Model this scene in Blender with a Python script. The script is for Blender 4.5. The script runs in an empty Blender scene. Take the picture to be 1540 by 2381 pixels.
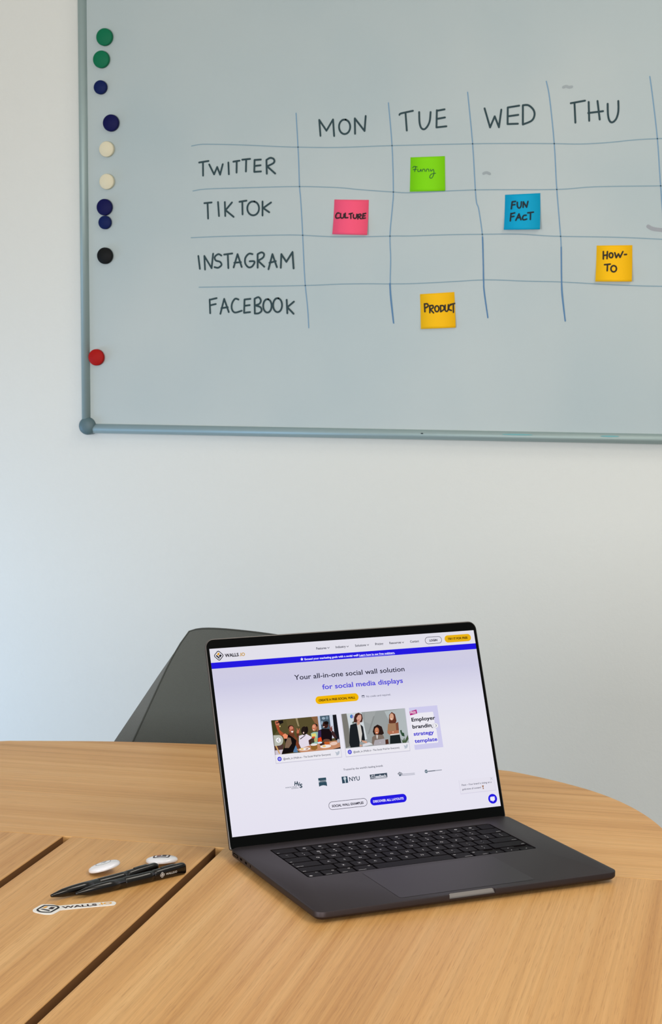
import bpy, bmesh, math, random
from mathutils import Vector, Matrix
from mathutils.geometry import tessellate_polygon

SC = bpy.context.scene
COL = SC.collection
PI = math.pi
random.seed(4)

# ------------------------------------------------------------------ camera
FPX, PITCH, ROLL, YAW = 4152.217, 0.09738, 0.00338, 0.28365   # focal length in pixels of a 1540 px wide frame
ZT = 0.74                                   # table height
CAM = Vector((0, 0, ZT + 0.58453))
FWD = Vector((-math.sin(YAW) * math.cos(PITCH), math.cos(YAW) * math.cos(PITCH), -math.sin(PITCH)))
_r = FWD.cross(Vector((0, 0, 1))).normalized()
_u = _r.cross(FWD)
RGT = math.cos(ROLL) * _r + math.sin(ROLL) * _u
UP = -math.sin(ROLL) * _r + math.cos(ROLL) * _u
cd = bpy.data.cameras.new('camera')
cd.sensor_fit = 'HORIZONTAL'
cd.sensor_width = 36.0
cd.lens = 36.0 * FPX / 1540.0
cd.clip_start = 0.05
cd.dof.use_dof = True
cd.dof.focus_distance = 1.93
cd.dof.aperture_fstop = 70.0
cam = bpy.data.objects.new('camera', cd)
COL.objects.link(cam)
M = Matrix((RGT, UP, -FWD)).transposed().to_4x4()
M.translation = CAM
cam.matrix_world = M
SC.camera = cam

# ------------------------------------------------------------------ light
SC.view_settings.view_transform = 'Standard'
SC.view_settings.look = 'None'
SC.view_settings.exposure = 0.0
SC.view_settings.gamma = 1.0
SC.view_settings.use_curve_mapping = False
world = bpy.data.worlds.new('world')
SC.world = world
world.use_nodes = True
world.node_tree.nodes['Background'].inputs[0].default_value = (0.97, 0.97, 0.94, 1)
world.node_tree.nodes['Background'].inputs[1].default_value = 0.30


def area(name, loc, aim, sx, sy, watts, color):
    l = bpy.data.lights.new(name, 'AREA')
    l.shape = 'RECTANGLE'
    l.size, l.size_y, l.energy, l.color = sx, sy, watts, color
    o = bpy.data.objects.new(name, l)
    COL.objects.link(o)
    o.location = loc
    o.rotation_euler = (Vector(aim) - Vector(loc)).to_track_quat('-Z', 'Y').to_euler()
    return o


low = area('window_daylight', (-3.42, 3.05, 0.48), (-1.95, 3.85, 0.30), 0.9, 0.40, 8.5, (0.36, 0.62, 1.0))
low.data.spread = math.radians(95)
area('ceiling_panel_light', (1.05, 1.2, 2.70), (1.05, 1.2, 0), 0.9, 0.9, 22, (1.0, 0.93, 0.82))
area('ceiling_panel_light', (0.3, 2.55, 2.70), (0.3, 2.55, 0), 0.9, 0.6, 9, (1.0, 0.95, 0.86))
area('front_fill_light', (0.9, -2.0, 1.4), (-0.7, 3.0, 0.9), 2.0, 1.5, 78, (1.0, 0.97, 0.93))  # soft fill added behind the camera to brighten the wall; no window there
area('front_fill_light', (-2.3, -1.7, 1.3), (-0.9, 3.2, 0.9), 1.6, 1.4, 74, (0.94, 0.97, 1.0))  # second added fill, front left, for laptop flank and wall; no window either


# ------------------------------------------------------------------ helpers
def lin(c):
    c = c / 255.0
    return c / 12.92 if c <= 0.04045 else ((c + 0.055) / 1.055) ** 2.4


def rgb(c):
    return (lin(c[0]), lin(c[1]), lin(c[2]), 1.0)


_mats = {}


def mat(name, color, rough=0.5, metal=0.0, spec=0.5, coat=0.0, bump=None, sheen=0.0):
    if name in _mats:
        return _mats[name]
    m = bpy.data.materials.new(name)
    m.use_nodes = True
    b = m.node_tree.nodes['Principled BSDF']
    b.inputs['Base Color'].default_value = rgb(color)
    b.inputs['Roughness'].default_value = rough
    b.inputs['Metallic'].default_value = metal
    b.inputs['Specular IOR Level'].default_value = spec
    b.inputs['Coat Weight'].default_value = coat
    b.inputs['Sheen Weight'].default_value = sheen
    if bump:
        nt = m.node_tree
        tc = nt.nodes.new('ShaderNodeTexCoord')
        n = nt.nodes.new('ShaderNodeTexNoise')
        n.inputs['Scale'].default_value = bump[0]
        n.inputs['Detail'].default_value = 4
        nt.links.new(tc.outputs['Object'], n.inputs['Vector'])
        bp = nt.nodes.new('ShaderNodeBump')
        bp.inputs['Strength'].default_value = bump[1]
        bp.inputs['Distance'].default_value = bump[2]
        nt.links.new(n.outputs['Fac'], bp.inputs['Height'])
        nt.links.new(bp.outputs['Normal'], b.inputs['Normal'])
    _mats[name] = m
    return m


def screen_mat(c, k=1.0):
    key = 'screen_%d_%d_%d' % tuple(c)
    if key in _mats:
        return _mats[key]
    m = bpy.data.materials.new(key)
    m.use_nodes = True
    nt = m.node_tree
    nt.nodes.clear()
    e = nt.nodes.new('ShaderNodeEmission')
    e.inputs[0].default_value = rgb(c)
    e.inputs[1].default_value = k
    o = nt.nodes.new('ShaderNodeOutputMaterial')
    nt.links.new(e.outputs[0], o.inputs[0])
    _mats[key] = m
    return m


def tag(o, label, cat, group=None):
    o['label'] = label
    o['category'] = cat
    if group:
        o['group'] = group
    return o


def thing(name, label, cat, loc=(0, 0, 0), rot=(0, 0, 0), group=None):
    o = bpy.data.objects.new(name, None)
    o.empty_display_size = 0.05
    COL.objects.link(o)
    o.location = loc
    o.rotation_euler = rot
    return tag(o, label, cat, group)


def link(name, me, mats, parent=None, smooth=False):
    for m in (mats if isinstance(mats, (list, tuple)) else [mats]):
        me.materials.append(m)
    if smooth:
        for p in me.polygons:
            p.use_smooth = True
    o = bpy.data.objects.new(name, me)
    COL.objects.link(o)
    if parent is not None:
        o.parent = parent
    return o


def from_bm(name, bm, mats, parent=None, smooth=False):
    me = bpy.data.meshes.new(name)
    bmesh.ops.recalc_face_normals(bm, faces=bm.faces)
    bm.to_mesh(me)
    bm.free()
    return link(name, me, mats, parent, smooth)


def bm_box(bm, x0, x1, y0, y1, z0, z1):
    vs = [bm.verts.new((x, y, z)) for x in (x0, x1) for y in (y0, y1) for z in (z0, z1)]
    for f in ((0, 1, 3, 2), (4, 6, 7, 5), (0, 4, 5, 1), (2, 3, 7, 6), (0, 2, 6, 4), (1, 5, 7, 3)):
        bm.faces.new([vs[i] for i in f])


def box(name, x0, x1, y0, y1, z0, z1, m, parent=None, bevel=0.0, seg=2):
    bm = bmesh.new()
    bm_box(bm, x0, x1, y0, y1, z0, z1)
    if bevel:
        bmesh.ops.bevel(bm, geom=bm.edges[:], offset=bevel, segments=seg, affect='EDGES', profile=0.5)
    return from_bm(name, bm, m, parent, smooth=False)


def prism(name, outline, z0, z1, m, parent=None, bevel=0.0, seg=2, smooth=False):
    """outline in x, y raised from z0 to z1, its top and bottom rims rounded"""
    bm = bmesh.new()
    lo = [bm.verts.new((x, y, z0)) for x, y in outline]
    hi = [bm.verts.new((x, y, z1)) for x, y in outline]
    n = len(outline)
    bm.faces.new(lo[::-1])
    bm.faces.new(hi)
    for i in range(n):
        bm.faces.new((lo[i], lo[(i + 1) % n], hi[(i + 1) % n], hi[i]))
    bmesh.ops.recalc_face_normals(bm, faces=bm.faces)
    if bevel:
        es = [e for e in bm.edges if abs(e.verts[0].co.z - e.verts[1].co.z) < 1e-9]
        bmesh.ops.bevel(bm, geom=es, offset=bevel, segments=seg, affect='EDGES', profile=0.5)
    return from_bm(name, bm, m, parent, smooth)


def stack(name, rings, m, parent=None, smooth=True, cap=True):
    """closed rings of equal length joined in order"""
    bm = bmesh.new()
    rs = [[bm.verts.new(p) for p in r] for r in rings]
    n = len(rs[0])
    for a, b in zip(rs, rs[1:]):
        for i in range(n):
            bm.faces.new((a[i], a[(i + 1) % n], b[(i + 1) % n], b[i]))
    if cap:
        bm.faces.new(rs[0][::-1])
        bm.faces.new(rs[-1])
    return from_bm(name, bm, m, parent, smooth)


def lathe(name, prof, m, parent=None, seg=48):
    return stack(name, [[(r * math.cos(2 * PI * i / seg), r * math.sin(2 * PI * i / seg), z) for i in range(seg)] for r, z in prof], m, parent)


def sharp(o, deg=30):
    """flat shading across edges sharper than deg, smooth elsewhere"""
    me = o.data
    for p in me.polygons:
        p.use_smooth = True
    bm = bmesh.new()
    bm.from_mesh(me)
    for e in bm.edges:
        if len(e.link_faces) == 2 and e.calc_face_angle(0) > math.radians(deg):
            e.smooth = False
    bm.to_mesh(me)
    bm.free()
    return o


def tube(name, path, r, m, parent=None, seg=10):
    path = [Vector(p) for p in path]
    rings = []
    for i, p in enumerate(path):
        t = (path[min(i + 1, len(path) - 1)] - path[max(i - 1, 0)]).normalized()
        a = t.orthogonal().normalized() if i == 0 else (rings[-1][1] - t * rings[-1][1].dot(t)).normalized()
        b = t.cross(a)
        rr = r[i] if isinstance(r, (list, tuple)) else r
        rings.append(([p + rr * (math.cos(2 * PI * k / seg) * a + math.sin(2 * PI * k / seg) * b) for k in range(seg)], a))
    return stack(name, [q[0] for q in rings], m, parent)


def rrect(cx, cy, w, h, r, n=6):
    out = []
    for qx, qy, a0 in ((1, -1, -90), (1, 1, 0), (-1, 1, 90), (-1, -1, 180)):
        for i in range(n + 1):
            a = math.radians(a0 + 90.0 * i / n)
            out.append((cx + qx * (w / 2 - r) + r * math.cos(a), cy + qy * (h / 2 - r) + r * math.sin(a)))
    return out


def ell(cx, cy, rx, ry, rot=0, n=22):
    c, s = math.cos(math.radians(rot)), math.sin(math.radians(rot))
    return [(cx + rx * math.cos(2 * PI * i / n) * c - ry * math.sin(2 * PI * i / n) * s,
             cy + rx * math.cos(2 * PI * i / n) * s + ry * math.sin(2 * PI * i / n) * c) for i in range(n)]


def catmull(p, n=6, closed=False):
    out = []
    N = len(p)
    rng = range(N if closed else N - 1)
    for i in rng:
        g = (lambda k: p[k % N]) if closed else (lambda k: p[min(max(k, 0), N - 1)])
        a, b, c, d = g(i - 1), g(i), g(i + 1), g(i + 2)
        for j in range(n):
            t = j / n
            out.append(tuple(0.5 * (2 * b[k] + (c[k] - a[k]) * t + (2 * a[k] - 5 * b[k] + 4 * c[k] - d[k]) * t * t + (3 * b[k] - a[k] - 3 * c[k] + d[k]) * t ** 3) for k in range(len(b))))
    if not closed:
        out.append(tuple(p[-1]))
    return out


def cut(o, cutters):
    """subtract the cutter meshes from o and drop the cutters"""
    for c in cutters:
        md = o.modifiers.new('cut', 'BOOLEAN')
        md.operation = 'DIFFERENCE'
        md.solver = 'EXACT'
        md.object = c
    bpy.context.view_layer.update()
    dg = bpy.context.evaluated_depsgraph_get()
    me = bpy.data.meshes.new_from_object(o.evaluated_get(dg))
    o.modifiers.clear()
    o.data = me
    for c in cutters:
        bpy.data.objects.remove(c)
    return o


_txt = {}


def text_geo(s, bold=0.0, shear=0.0):
    """a line of lettering as flat faces, from x = 0 to its width, cap height 1"""
    key = (s, bold, shear)
    if key in _txt:
        return _txt[key]
    cu = bpy.data.curves.new('lettering', 'FONT')
    cu.body = s
    cu.size = 1.0
    cu.offset = bold
    cu.shear = shear
    cu.resolution_u = 3
    o = bpy.data.objects.new('lettering', cu)
    COL.objects.link(o)
    dg = bpy.context.evaluated_depsgraph_get()
    dg.update()
    me = o.evaluated_get(dg).to_mesh()
    vs = [(v.co.x, v.co.y) for v in me.vertices]
    fs = [tuple(p.vertices) for p in me.polygons]
    o.evaluated_get(dg).to_mesh_clear()
    bpy.data.objects.remove(o)
    bpy.data.curves.remove(cu)
    if vs:
        x0, x1 = min(v[0] for v in vs), max(v[0] for v in vs)
        vs = [((x - x0) / 0.727, y / 0.727) for x, y in vs]
        w = (x1 - x0) / 0.727
    else:
        w = 0
    _txt[key] = (vs, fs, w)
    return _txt[key]


class Flat:
    """faces drawn in a plane's own u, v and placed in space by a map"""

    def __init__(self, fn, mk):
        self.fn, self.mk, self.v, self.f, self.m, self.mats = fn, mk, [], [], [], []

    def slot(self, c):
        m = self.mk(c)
        if m not in self.mats:
            self.mats.append(m)
        return self.mats.index(m)

    def poly(self, pts, c, layer=0, fn=None):
        fn = fn or self.fn
        b = len(self.v)
        self.v += [fn(p[0], p[1], layer) for p in pts]
        s = self.slot(c)
        for t in tessellate_polygon([[Vector((p[0], p[1], 0)) for p in pts]]):
            a, b2, c2 = (pts[i] for i in t)
            if (b2[0] - a[0]) * (c2[1] - a[1]) - (b2[1] - a[1]) * (c2[0] - a[0]) < 0:
                t = t[::-1]
            self.f.append(tuple(b + i for i in t))
            self.m.append(s)

    def ring(self, outer, inner, c, layer=0):
        b = len(self.v)
        n = len(outer)
        self.v += [self.fn(p[0], p[1], layer) for p in outer] + [self.fn(p[0], p[1], layer) for p in inner]
        s = self.slot(c)
        for i in range(n):
            j = (i + 1) % n
            self.f.append((b + i, b + j, b + n + j, b + n + i))
            self.m.append(s)

    def line(self, pts, w, c, layer=0):
        pts = [Vector(p) for p in pts]
        L, R = [], []
        for i, p in enumerate(pts):
            t = pts[min(i + 1, len(pts) - 1)] - pts[max(i - 1, 0)]
            if t.length == 0:
                t = Vector((1, 0))
            t.normalize()
            n = Vector((-t.y, t.x)) * (w / 2)
            L.append(p + n)
            R.append(p - n)
        b = len(self.v)
        s = self.slot(c)
        self.v += [self.fn(p.x, p.y, layer) for p in R] + [self.fn(p.x, p.y, layer) for p in L]
        k = len(pts)
        for i in range(k - 1):
            self.f.append((b + i, b + i + 1, b + k + i + 1, b + k + i))
            self.m.append(s)
        for e, o in ((pts[0], pts[0] - pts[1]), (pts[-1], pts[-1] - pts[-2])):      # round ends
            h = math.atan2(o.y, o.x)
            self.poly([(e.x + w / 2 * math.cos(h + q), e.y + w / 2 * math.sin(h + q)) for q in [PI * (k / 6 - .5) for k in range(7)]], c, layer)

    def text(self, s, x, y, width, cap, c, bold=0.0, layer=0, shear=0.0, ang=0.0):
        vs, fs, w = text_geo(s, bold, shear)
        b = len(self.v)
        k = self.slot(c)
        ca, sa = math.cos(ang), math.sin(ang)
        for a, q in vs:
            px, py = a * width / w, q * cap
            self.v.append(self.fn(x + px * ca - py * sa, y + px * sa + py * ca, layer))
        for f in fs:
            self.f.append(tuple(b + i for i in f))
            self.m.append(k)

    def build(self, name, parent=None):
        me = bpy.data.meshes.new(name)
        me.from_pydata(self.v, [], self.f)
        for m in self.mats:
            me.materials.append(m)
        me.polygons.foreach_set('material_index', self.m)
        me.update()
        o = bpy.data.objects.new(name, me)
        COL.objects.link(o)
        if parent is not None:
            o.parent = parent
        return o


def ink(c):
    return mat('ink_%d_%d_%d' % tuple(c), c, 0.6, 0, 0.3)


# the emblem printed on the giveaways and shown on the web page: list of (kind, outline, inner outline, colour key), size 1 = half height
def emblem():
    k = math.sqrt(0.5)

    def rot(p):
        return [((a + b) * k, (-a + b) * k) for a, b in p]
    o = rot(rrect(0, 0, 1.66, 1.66, 0.38, 5))
    i = rot(rrect(0, 0, 1.36, 1.36, 0.27, 5))
    return [('ring', o, i, 'dark'),
            ('poly', rot([(-0.47, -0.08), (-0.06, -0.08), (-0.06, 0.47), (-0.47, 0.47)]), None, 'gold'),
            ('poly', rot([(0.06, -0.08), (0.47, -0.08), (0.47, 0.47), (0.06, 0.47)]), None, 'dark'),
            ('poly', rot([(-0.47, -0.47), (0.47, -0.47), (0.47, -0.2), (-0.47, -0.2)]), None, 'dark')]


def put_emblem(fl, cx, cy, r, cols, layer=0, sy=1.0, rot=0.0):
    c, s = math.cos(rot), math.sin(rot)

    def t(p):
        return [(cx + r * (x * c - y * sy * s), cy + r * (x * s + y * sy * c)) for x, y in p]
    for kind, a, b, k in emblem():
        if kind == 'ring':
            fl.ring(t(a), t(b), cols[k], layer)
        else:
            fl.poly(t(a), cols[k], layer)


# where a line of sight of the calibrated photograph meets the surfaces of the room
def ray(x, y):
    return RGT * ((x - 770.0) / FPX) - UP * ((y - 1190.5) / FPX) + FWD


YB = 3.83082                                # face of the whiteboard


def on_board(x, y, off=0.0):
    d = ray(x, y)
    d = CAM + d * ((YB - off) / d.y)
    return d.x, d.z


def on_table(x, y, h=0.0):
    d = ray(x, y)
    d = CAM + d * ((ZT + h - CAM.z) / d.z)
    return d.x, d.y


# ------------------------------------------------------------------ materials
def wood(name, along, base=(214, 164, 102), dark=(188, 134, 72), light=(227, 183, 124)):
    m = bpy.data.materials.new(name)
    m.use_nodes = True
    nt = m.node_tree
    b = nt.nodes['Principled BSDF']
    L = nt.links.new
    tc = nt.nodes.new('ShaderNodeTexCoord')

    def noise(sa, sl, detail, rough=0.6, dist=0.0, off=0.0):
        mp = nt.nodes.new('ShaderNodeMapping')
        mp.inputs['Scale'].default_value = (sl, sa, sa) if along == 'x' else (sa, sl, sa)
        mp.inputs['Location'].default_value = (off, off * 1.7, off)
        L(tc.outputs['Object'], mp.inputs['Vector'])
        n = nt.nodes.new('ShaderNodeTexNoise')
        n.inputs['Scale'].default_value = 1.0
        n.inputs['Detail'].default_value = detail
        n.inputs['Roughness'].default_value = rough
        n.inputs['Distortion'].default_value = dist
        L(mp.outputs[0], n.inputs['Vector'])
        return n.outputs['Fac']

    def ramp(fac, stops):
        r = nt.nodes.new('ShaderNodeValToRGB')
        el = r.color_ramp.elements
        while len(el) < len(stops):
            el.new(0.5)
        for e, (p, c) in zip(el, stops):
            e.position = p
            e.color = c
        L(fac, r.inputs[0])
        return r.outputs[0]

    def mix(a, c, fac, mode='MIX'):
        x = nt.nodes.new('ShaderNodeMix')
        x.data_type = 'RGBA'
        x.blend_type = mode
        if isinstance(fac, float):
            x.inputs[0].default_value = fac
        else:
            L(fac, x.inputs[0])
        for s, v in ((6, a), (7, c)):
            if isinstance(v, tuple):
                x.inputs[s].default_value = v
            else:
                L(v, x.inputs[s])
        return x.outputs[2]
    bands = ramp(noise(40, 0.28, 5, 0.62, 0.12), [(0.30, rgb(dark)), (0.48, rgb(base)), (0.70, rgb(light))])
    fine = ramp(noise(300, 1.5, 4, 0.6, 0.05, 3.1), [(0.32, (0.78, 0.73, 0.66, 1)), (0.60, (1.07, 1.07, 1.07, 1))])
    pores = ramp(noise(1300, 30, 2, 0.5, 0.0, 7.7), [(0.32, (0.70, 0.62, 0.54, 1)), (0.42, (1, 1, 1, 1))])
    tone = ramp(noise(4.5, 0.8, 2, 0.5, 0.0, 1.3), [(0.3, (0.93, 0.90, 0.88, 1)), (0.7, (1.05, 1.06, 1.07, 1))])
    c = mix((*rgb(base)[:3], 1), bands, 0.75)
    c = mix(c, fine, 0.55, 'MULTIPLY')
    c = mix(c, pores, 0.55, 'MULTIPLY')
    c = mix(c, tone, 1.0, 'MULTIPLY')
    L(c, b.inputs['Base Color'])
    b.inputs['Roughness'].default_value = 0.42
    b.inputs['Specular IOR Level'].default_value = 0.35
    bp = nt.nodes.new('ShaderNodeBump')
    bp.inputs['Strength'].default_value = 0.15
    bp.inputs['Distance'].default_value = 0.0004
    L(noise(300, 10, 3, 0.6, 0, 5), bp.inputs['Height'])
    L(bp.outputs['Normal'], b.inputs['Normal'])
    return m


M_wall = mat('painted_wall', (226, 227, 222), 0.85, 0, 0.2, bump=(140, 0.25, 0.002))
M_ceil = mat('ceiling_paint', (235, 234, 230), 0.9, 0, 0.2)
M_floor = mat('grey_carpet', (120, 118, 114), 0.95, 0, 0.1, bump=(900, 0.6, 0.004))
M_frame_white = mat('white_lacquer', (225, 226, 226), 0.4)
M_wood_x = wood('oak_veneer_end', 'x')
M_wood_y = wood('oak_veneer_long', 'y')
M_wood_dark = mat('oak_substructure', (74, 50, 30), 0.7, 0, 0.2)
M_edge = mat('brown_groove_flank', (122, 84, 50), 0.7, 0, 0.2)
M_alu = mat('brushed_aluminium', (158, 176, 175), 0.5, 0.3)
M_cap = mat('grey_corner_plastic', (86, 110, 116), 0.5)
M_body = mat('space_grey_metal', (67, 61, 63), 0.52, 0.92, bump=(4000, 0.08, 0.0002))
M_rim = mat('polished_grey_metal', (98, 95, 94), 0.38, 0.9)
M_black = mat('black_glass', (4, 5, 5), 0.15, 0, 0.12)
M_well = mat('black_keyboard_well', (9, 7, 9), 0.65, 0, 0.15)
M_key = mat('black_keycap', (12, 8, 12), 0.6, 0, 0.1)
M_legend = mat('key_legend', (205, 203, 208), 0.6, 0, 0.2)
M_port = mat('dark_port', (3, 3, 4), 0.8, 0, 0.05)
M_fabric = mat('grey_wool_fabric', (88, 92, 90), 0.95, 0, 0.15, bump=(900, 0.5, 0.003), sheen=0.3)
M_seam = mat('dark_seam_fabric', (72, 75, 73), 0.95, 0, 0.1)
M_leg = mat('black_steel', (28, 28, 29), 0.45, 0.3)
M_penblk = mat('gloss_black_plastic', (13, 10, 9), 0.16, 0, 0.5)
M_badge = mat('white_gloss_tin', (226, 226, 232), 0.16, 0, 0.5, coat=0.5)
M_badgeback = mat('tin_back', (150, 150, 152), 0.35, 0.9)
M_vinyl = mat('white_vinyl', (240, 238, 234), 0.35, 0, 0.4)
DARK = (24, 22, 28)
GOLD = (222, 160, 62)

# whiteboard surface: faint wiped-marker ghosting
M_board = bpy.data.materials.new('whiteboard_enamel')
M_board.use_nodes = True
_nt = M_board.node_tree
_b = _nt.nodes['Principled BSDF']
_tc = _nt.nodes.new('ShaderNodeTexCoord')
_n = _nt.nodes.new('ShaderNodeTexNoise')
_n.inputs['Scale'].default_value = 2.3
_n.inputs['Detail'].default_value = 2
_cr = _nt.nodes.new('ShaderNodeValToRGB')
_cr.color_ramp.elements[0].position = 0.3
_cr.color_ramp.elements[0].color = rgb((172, 187, 190))
_cr.color_ramp.elements[1].position = 0.7
_cr.color_ramp.elements[1].color = rgb((186, 196, 196))
_nt.links.new(_tc.outputs['Object'], _n.inputs['Vector'])
_nt.links.new(_n.outputs['Fac'], _cr.inputs[0])
_nt.links.new(_cr.outputs[0], _b.inputs['Base Color'])
_b.inputs['Roughness'].default_value = 0.38
_b.inputs['Specular IOR Level'].default_value = 0.35

# ------------------------------------------------------------------ room
YW = YB + 0.022
X0, X1, Y0 = -3.5, 2.2, -2.4
H = 2.75


def struct(o):
    o['kind'] = 'structure'
    return o


struct(box('floor', X0 - .1, X1, Y0, YW + .1, -0.1, 0, M_floor))
struct(box('ceiling', X0 - .1, X1, Y0, YW + .1, H, H + .1, M_ceil))
struct(box('wall_back', X0 - .1, X1, YW, YW + .12, 0, H, M_wall))
bm = bmesh.new()
for a in ((Y0, 2.2, 0, H), (3.6, YW, 0, H), (2.2, 3.6, 0, 0.15), (2.2, 3.6, 2.3, H)):
    bm_box(bm, X0 - .12, X0, a[0], a[1], a[2], a[3])
struct(from_bm('wall_left', bm, M_wall))
bm = bmesh.new()
for a in ((2.2, 2.26, .15, 2.3), (3.54, 3.6, .15, 2.3), (2.26, 3.54, .15, .21), (2.26, 3.54, 2.24, 2.3), (2.26, 3.54, 1.27, 1.33)):
    bm_box(bm, X0 - .09, X0 - .03, a[0], a[1], a[2], a[3])
struct(from_bm('window_1', bm, M_frame_white))
struct(box('baseboard_back', X0, X1, YW - .015, YW, 0, .07, M_frame_white, bevel=.003))

# ------------------------------------------------------------------ whiteboard
WX0, WZ0, WX1, WZ1 = -1.711, 0.3725 + ZT, 0.29, 1.60 + ZT
board = thing('whiteboard', 'large wall-mounted whiteboard with a hand-drawn weekly planning grid', 'whiteboard', (0, YW, 0))


def bloc(x, y, z):
    return (x, y - YW, z)


box('writing_surface', WX0, WX1, YB - YW, -0.003, WZ0, WZ1, M_board, board)


def rail(name, a, b, horizontal):
    prof = []
    for i in range(20):
        t = 2 * PI * i / 20
        prof.append((0.0113 * math.cos(t), 0.0135 * math.sin(t)))
    rings = []
    for e in (a, b):
        if horizontal:
            rings.append([(e, YB - YW + .0035 + q, WZ0 + p if name == 'bottom_rail' else WZ1 + p) for p, q in prof])
        else:
            rings.append([((WX0 if name == 'left_rail' else WX1) + p, YB - YW + .0035 + q, e) for p, q in prof])
    o = stack('frame_rail', rings, M_alu, board)
    return o


rail('left_rail', WZ0, WZ1, False)
rail('right_rail', WZ0, WZ1, False)
rail('bottom_rail', WX0, WX1, True)
rail('top_rail', WX0, WX1, True)
for cx, cz in ((WX0 + .004, WZ0 + .0055), (WX1 - .004, WZ0 + .0055), (WX0 + .004, WZ1 - .0055), (WX1 - .004, WZ1 - .0055)):
    c = lathe('corner_cap', [(.0195, 0), (.0207, .003), (.0207, .024), (.0195, .029), (.016, .0325), (.009, .0345), (.001, .035)], M_cap, board, 40)
    c.rotation_euler = (PI / 2, 0, 0)
    c.location = (cx, -.0005, cz)

INK = (38, 64, 70)
GRID = (120, 156, 184)
GRIDH = (132, 160, 174)


def zoom(ox, oy, k):
    return lambda p: [(ox + x / k, oy + y / k) for x, y in p]


A4, A5, A6, A7 = zoom(430, 200, 3.08), zoom(430, 440, 3.08), zoom(880, 160, 2.33333), zoom(880, 430, 2.33333)


def board_map(u, v, layer):
    return bloc(u, YB - 0.0004 - layer * 0.0002, v)


def to_board(pts):
    return [on_board(x, y) for x, y in pts]


V1 = A4([(797, 195), (805, 330), (815, 520), (822, 720)]) + A5([(829, 60), (838, 200), (845, 340), (860, 650), (880, 850), (888, 992)])
V2 = A6([(55, 185), (75, 420), (82, 660)]) + A5([(1488, 120), (1470, 330), (1475, 500), (1472, 680), (1485, 830), (1497, 960)])
V3 = A6([(485, 127), (512, 405), (530, 700)]) + A7([(545, 130), (566, 280), (570, 420), (572, 540), (595, 720)])
V4 = A6([(912, 68), (930, 160), (955, 405), (968, 640)]) + A7([(985, 220), (993, 340), (995, 520), (1015, 738)])
V5 = A6([(1474, 42), (1490, 160), (1515, 380), (1530, 600)]) + [(1546, 560), (1552, 660), (1560, 745)]
H1 = A4([(48, 430), (100, 420), (170, 417), (400, 422), (700, 435), (815, 438), (1100, 440), (1485, 427)]) + A6([(500, 407), (730, 405), (950, 406), (1100, 408), (1250, 400), (1400, 385), (1540, 378), (1700, 372)])
H2 = A4([(58, 752), (150, 738), (400, 730), (800, 720), (1100, 728), (1250, 742), (1490, 759)]) + A6([(190, 672), (530, 657), (960, 655), (1180, 640), (1540, 635), (1700, 632)])
H3 = A5([(45, 347), (300, 337), (700, 328), (850, 330), (1050, 340), (1300, 340), (1500, 335)]) + A7([(170, 277), (400, 270), (560, 268), (760, 267), (950, 278), (1250, 283), (1400, 288), (1540, 295), (1700, 300)])
H4 = A5([(102, 702), (400, 697), (850, 690), (1100, 680), (1300, 677)]) + A7([(60, 537), (200, 535), (400, 525), (590, 515), (800, 522), (1000, 527), (1200, 538), (1400, 547), (1540, 550), (1700, 553)])
for v in (V1, V2, V3, V4, V5):
    fl = Flat(board_map, ink)
    fl.line(catmull(to_board(v), 4), .0025, GRID)
    fl.build('marker_line', board)
for v in (H1, H2, H3, H4):
    fl = Flat(board_map, ink)
    fl.line(catmull(to_board(v), 4), .0021, GRIDH)
    fl.build('marker_line', board)
# darker second strokes over the lower ends of three columns
for v in (A7([(566, 283), (570, 420), (572, 520), (575, 580), (595, 720)]), A7([(993, 338), (995, 520), (998, 600), (1015, 738)]), A7([(63, 535), (68, 620), (83, 748)])):
    fl = Flat(board_map, ink)
    fl.line(catmull(to_board(v), 4), .0030, (84, 128, 170), 1)
    fl.build('marker_line', board)


def oo(cx, cy, rx, ry):
    return [(cx + rx * math.sin(t * 2 * PI / 12 + .2), cy - ry * math.cos(t * 2 * PI / 12 + .2)) for t in range(13)]


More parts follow.
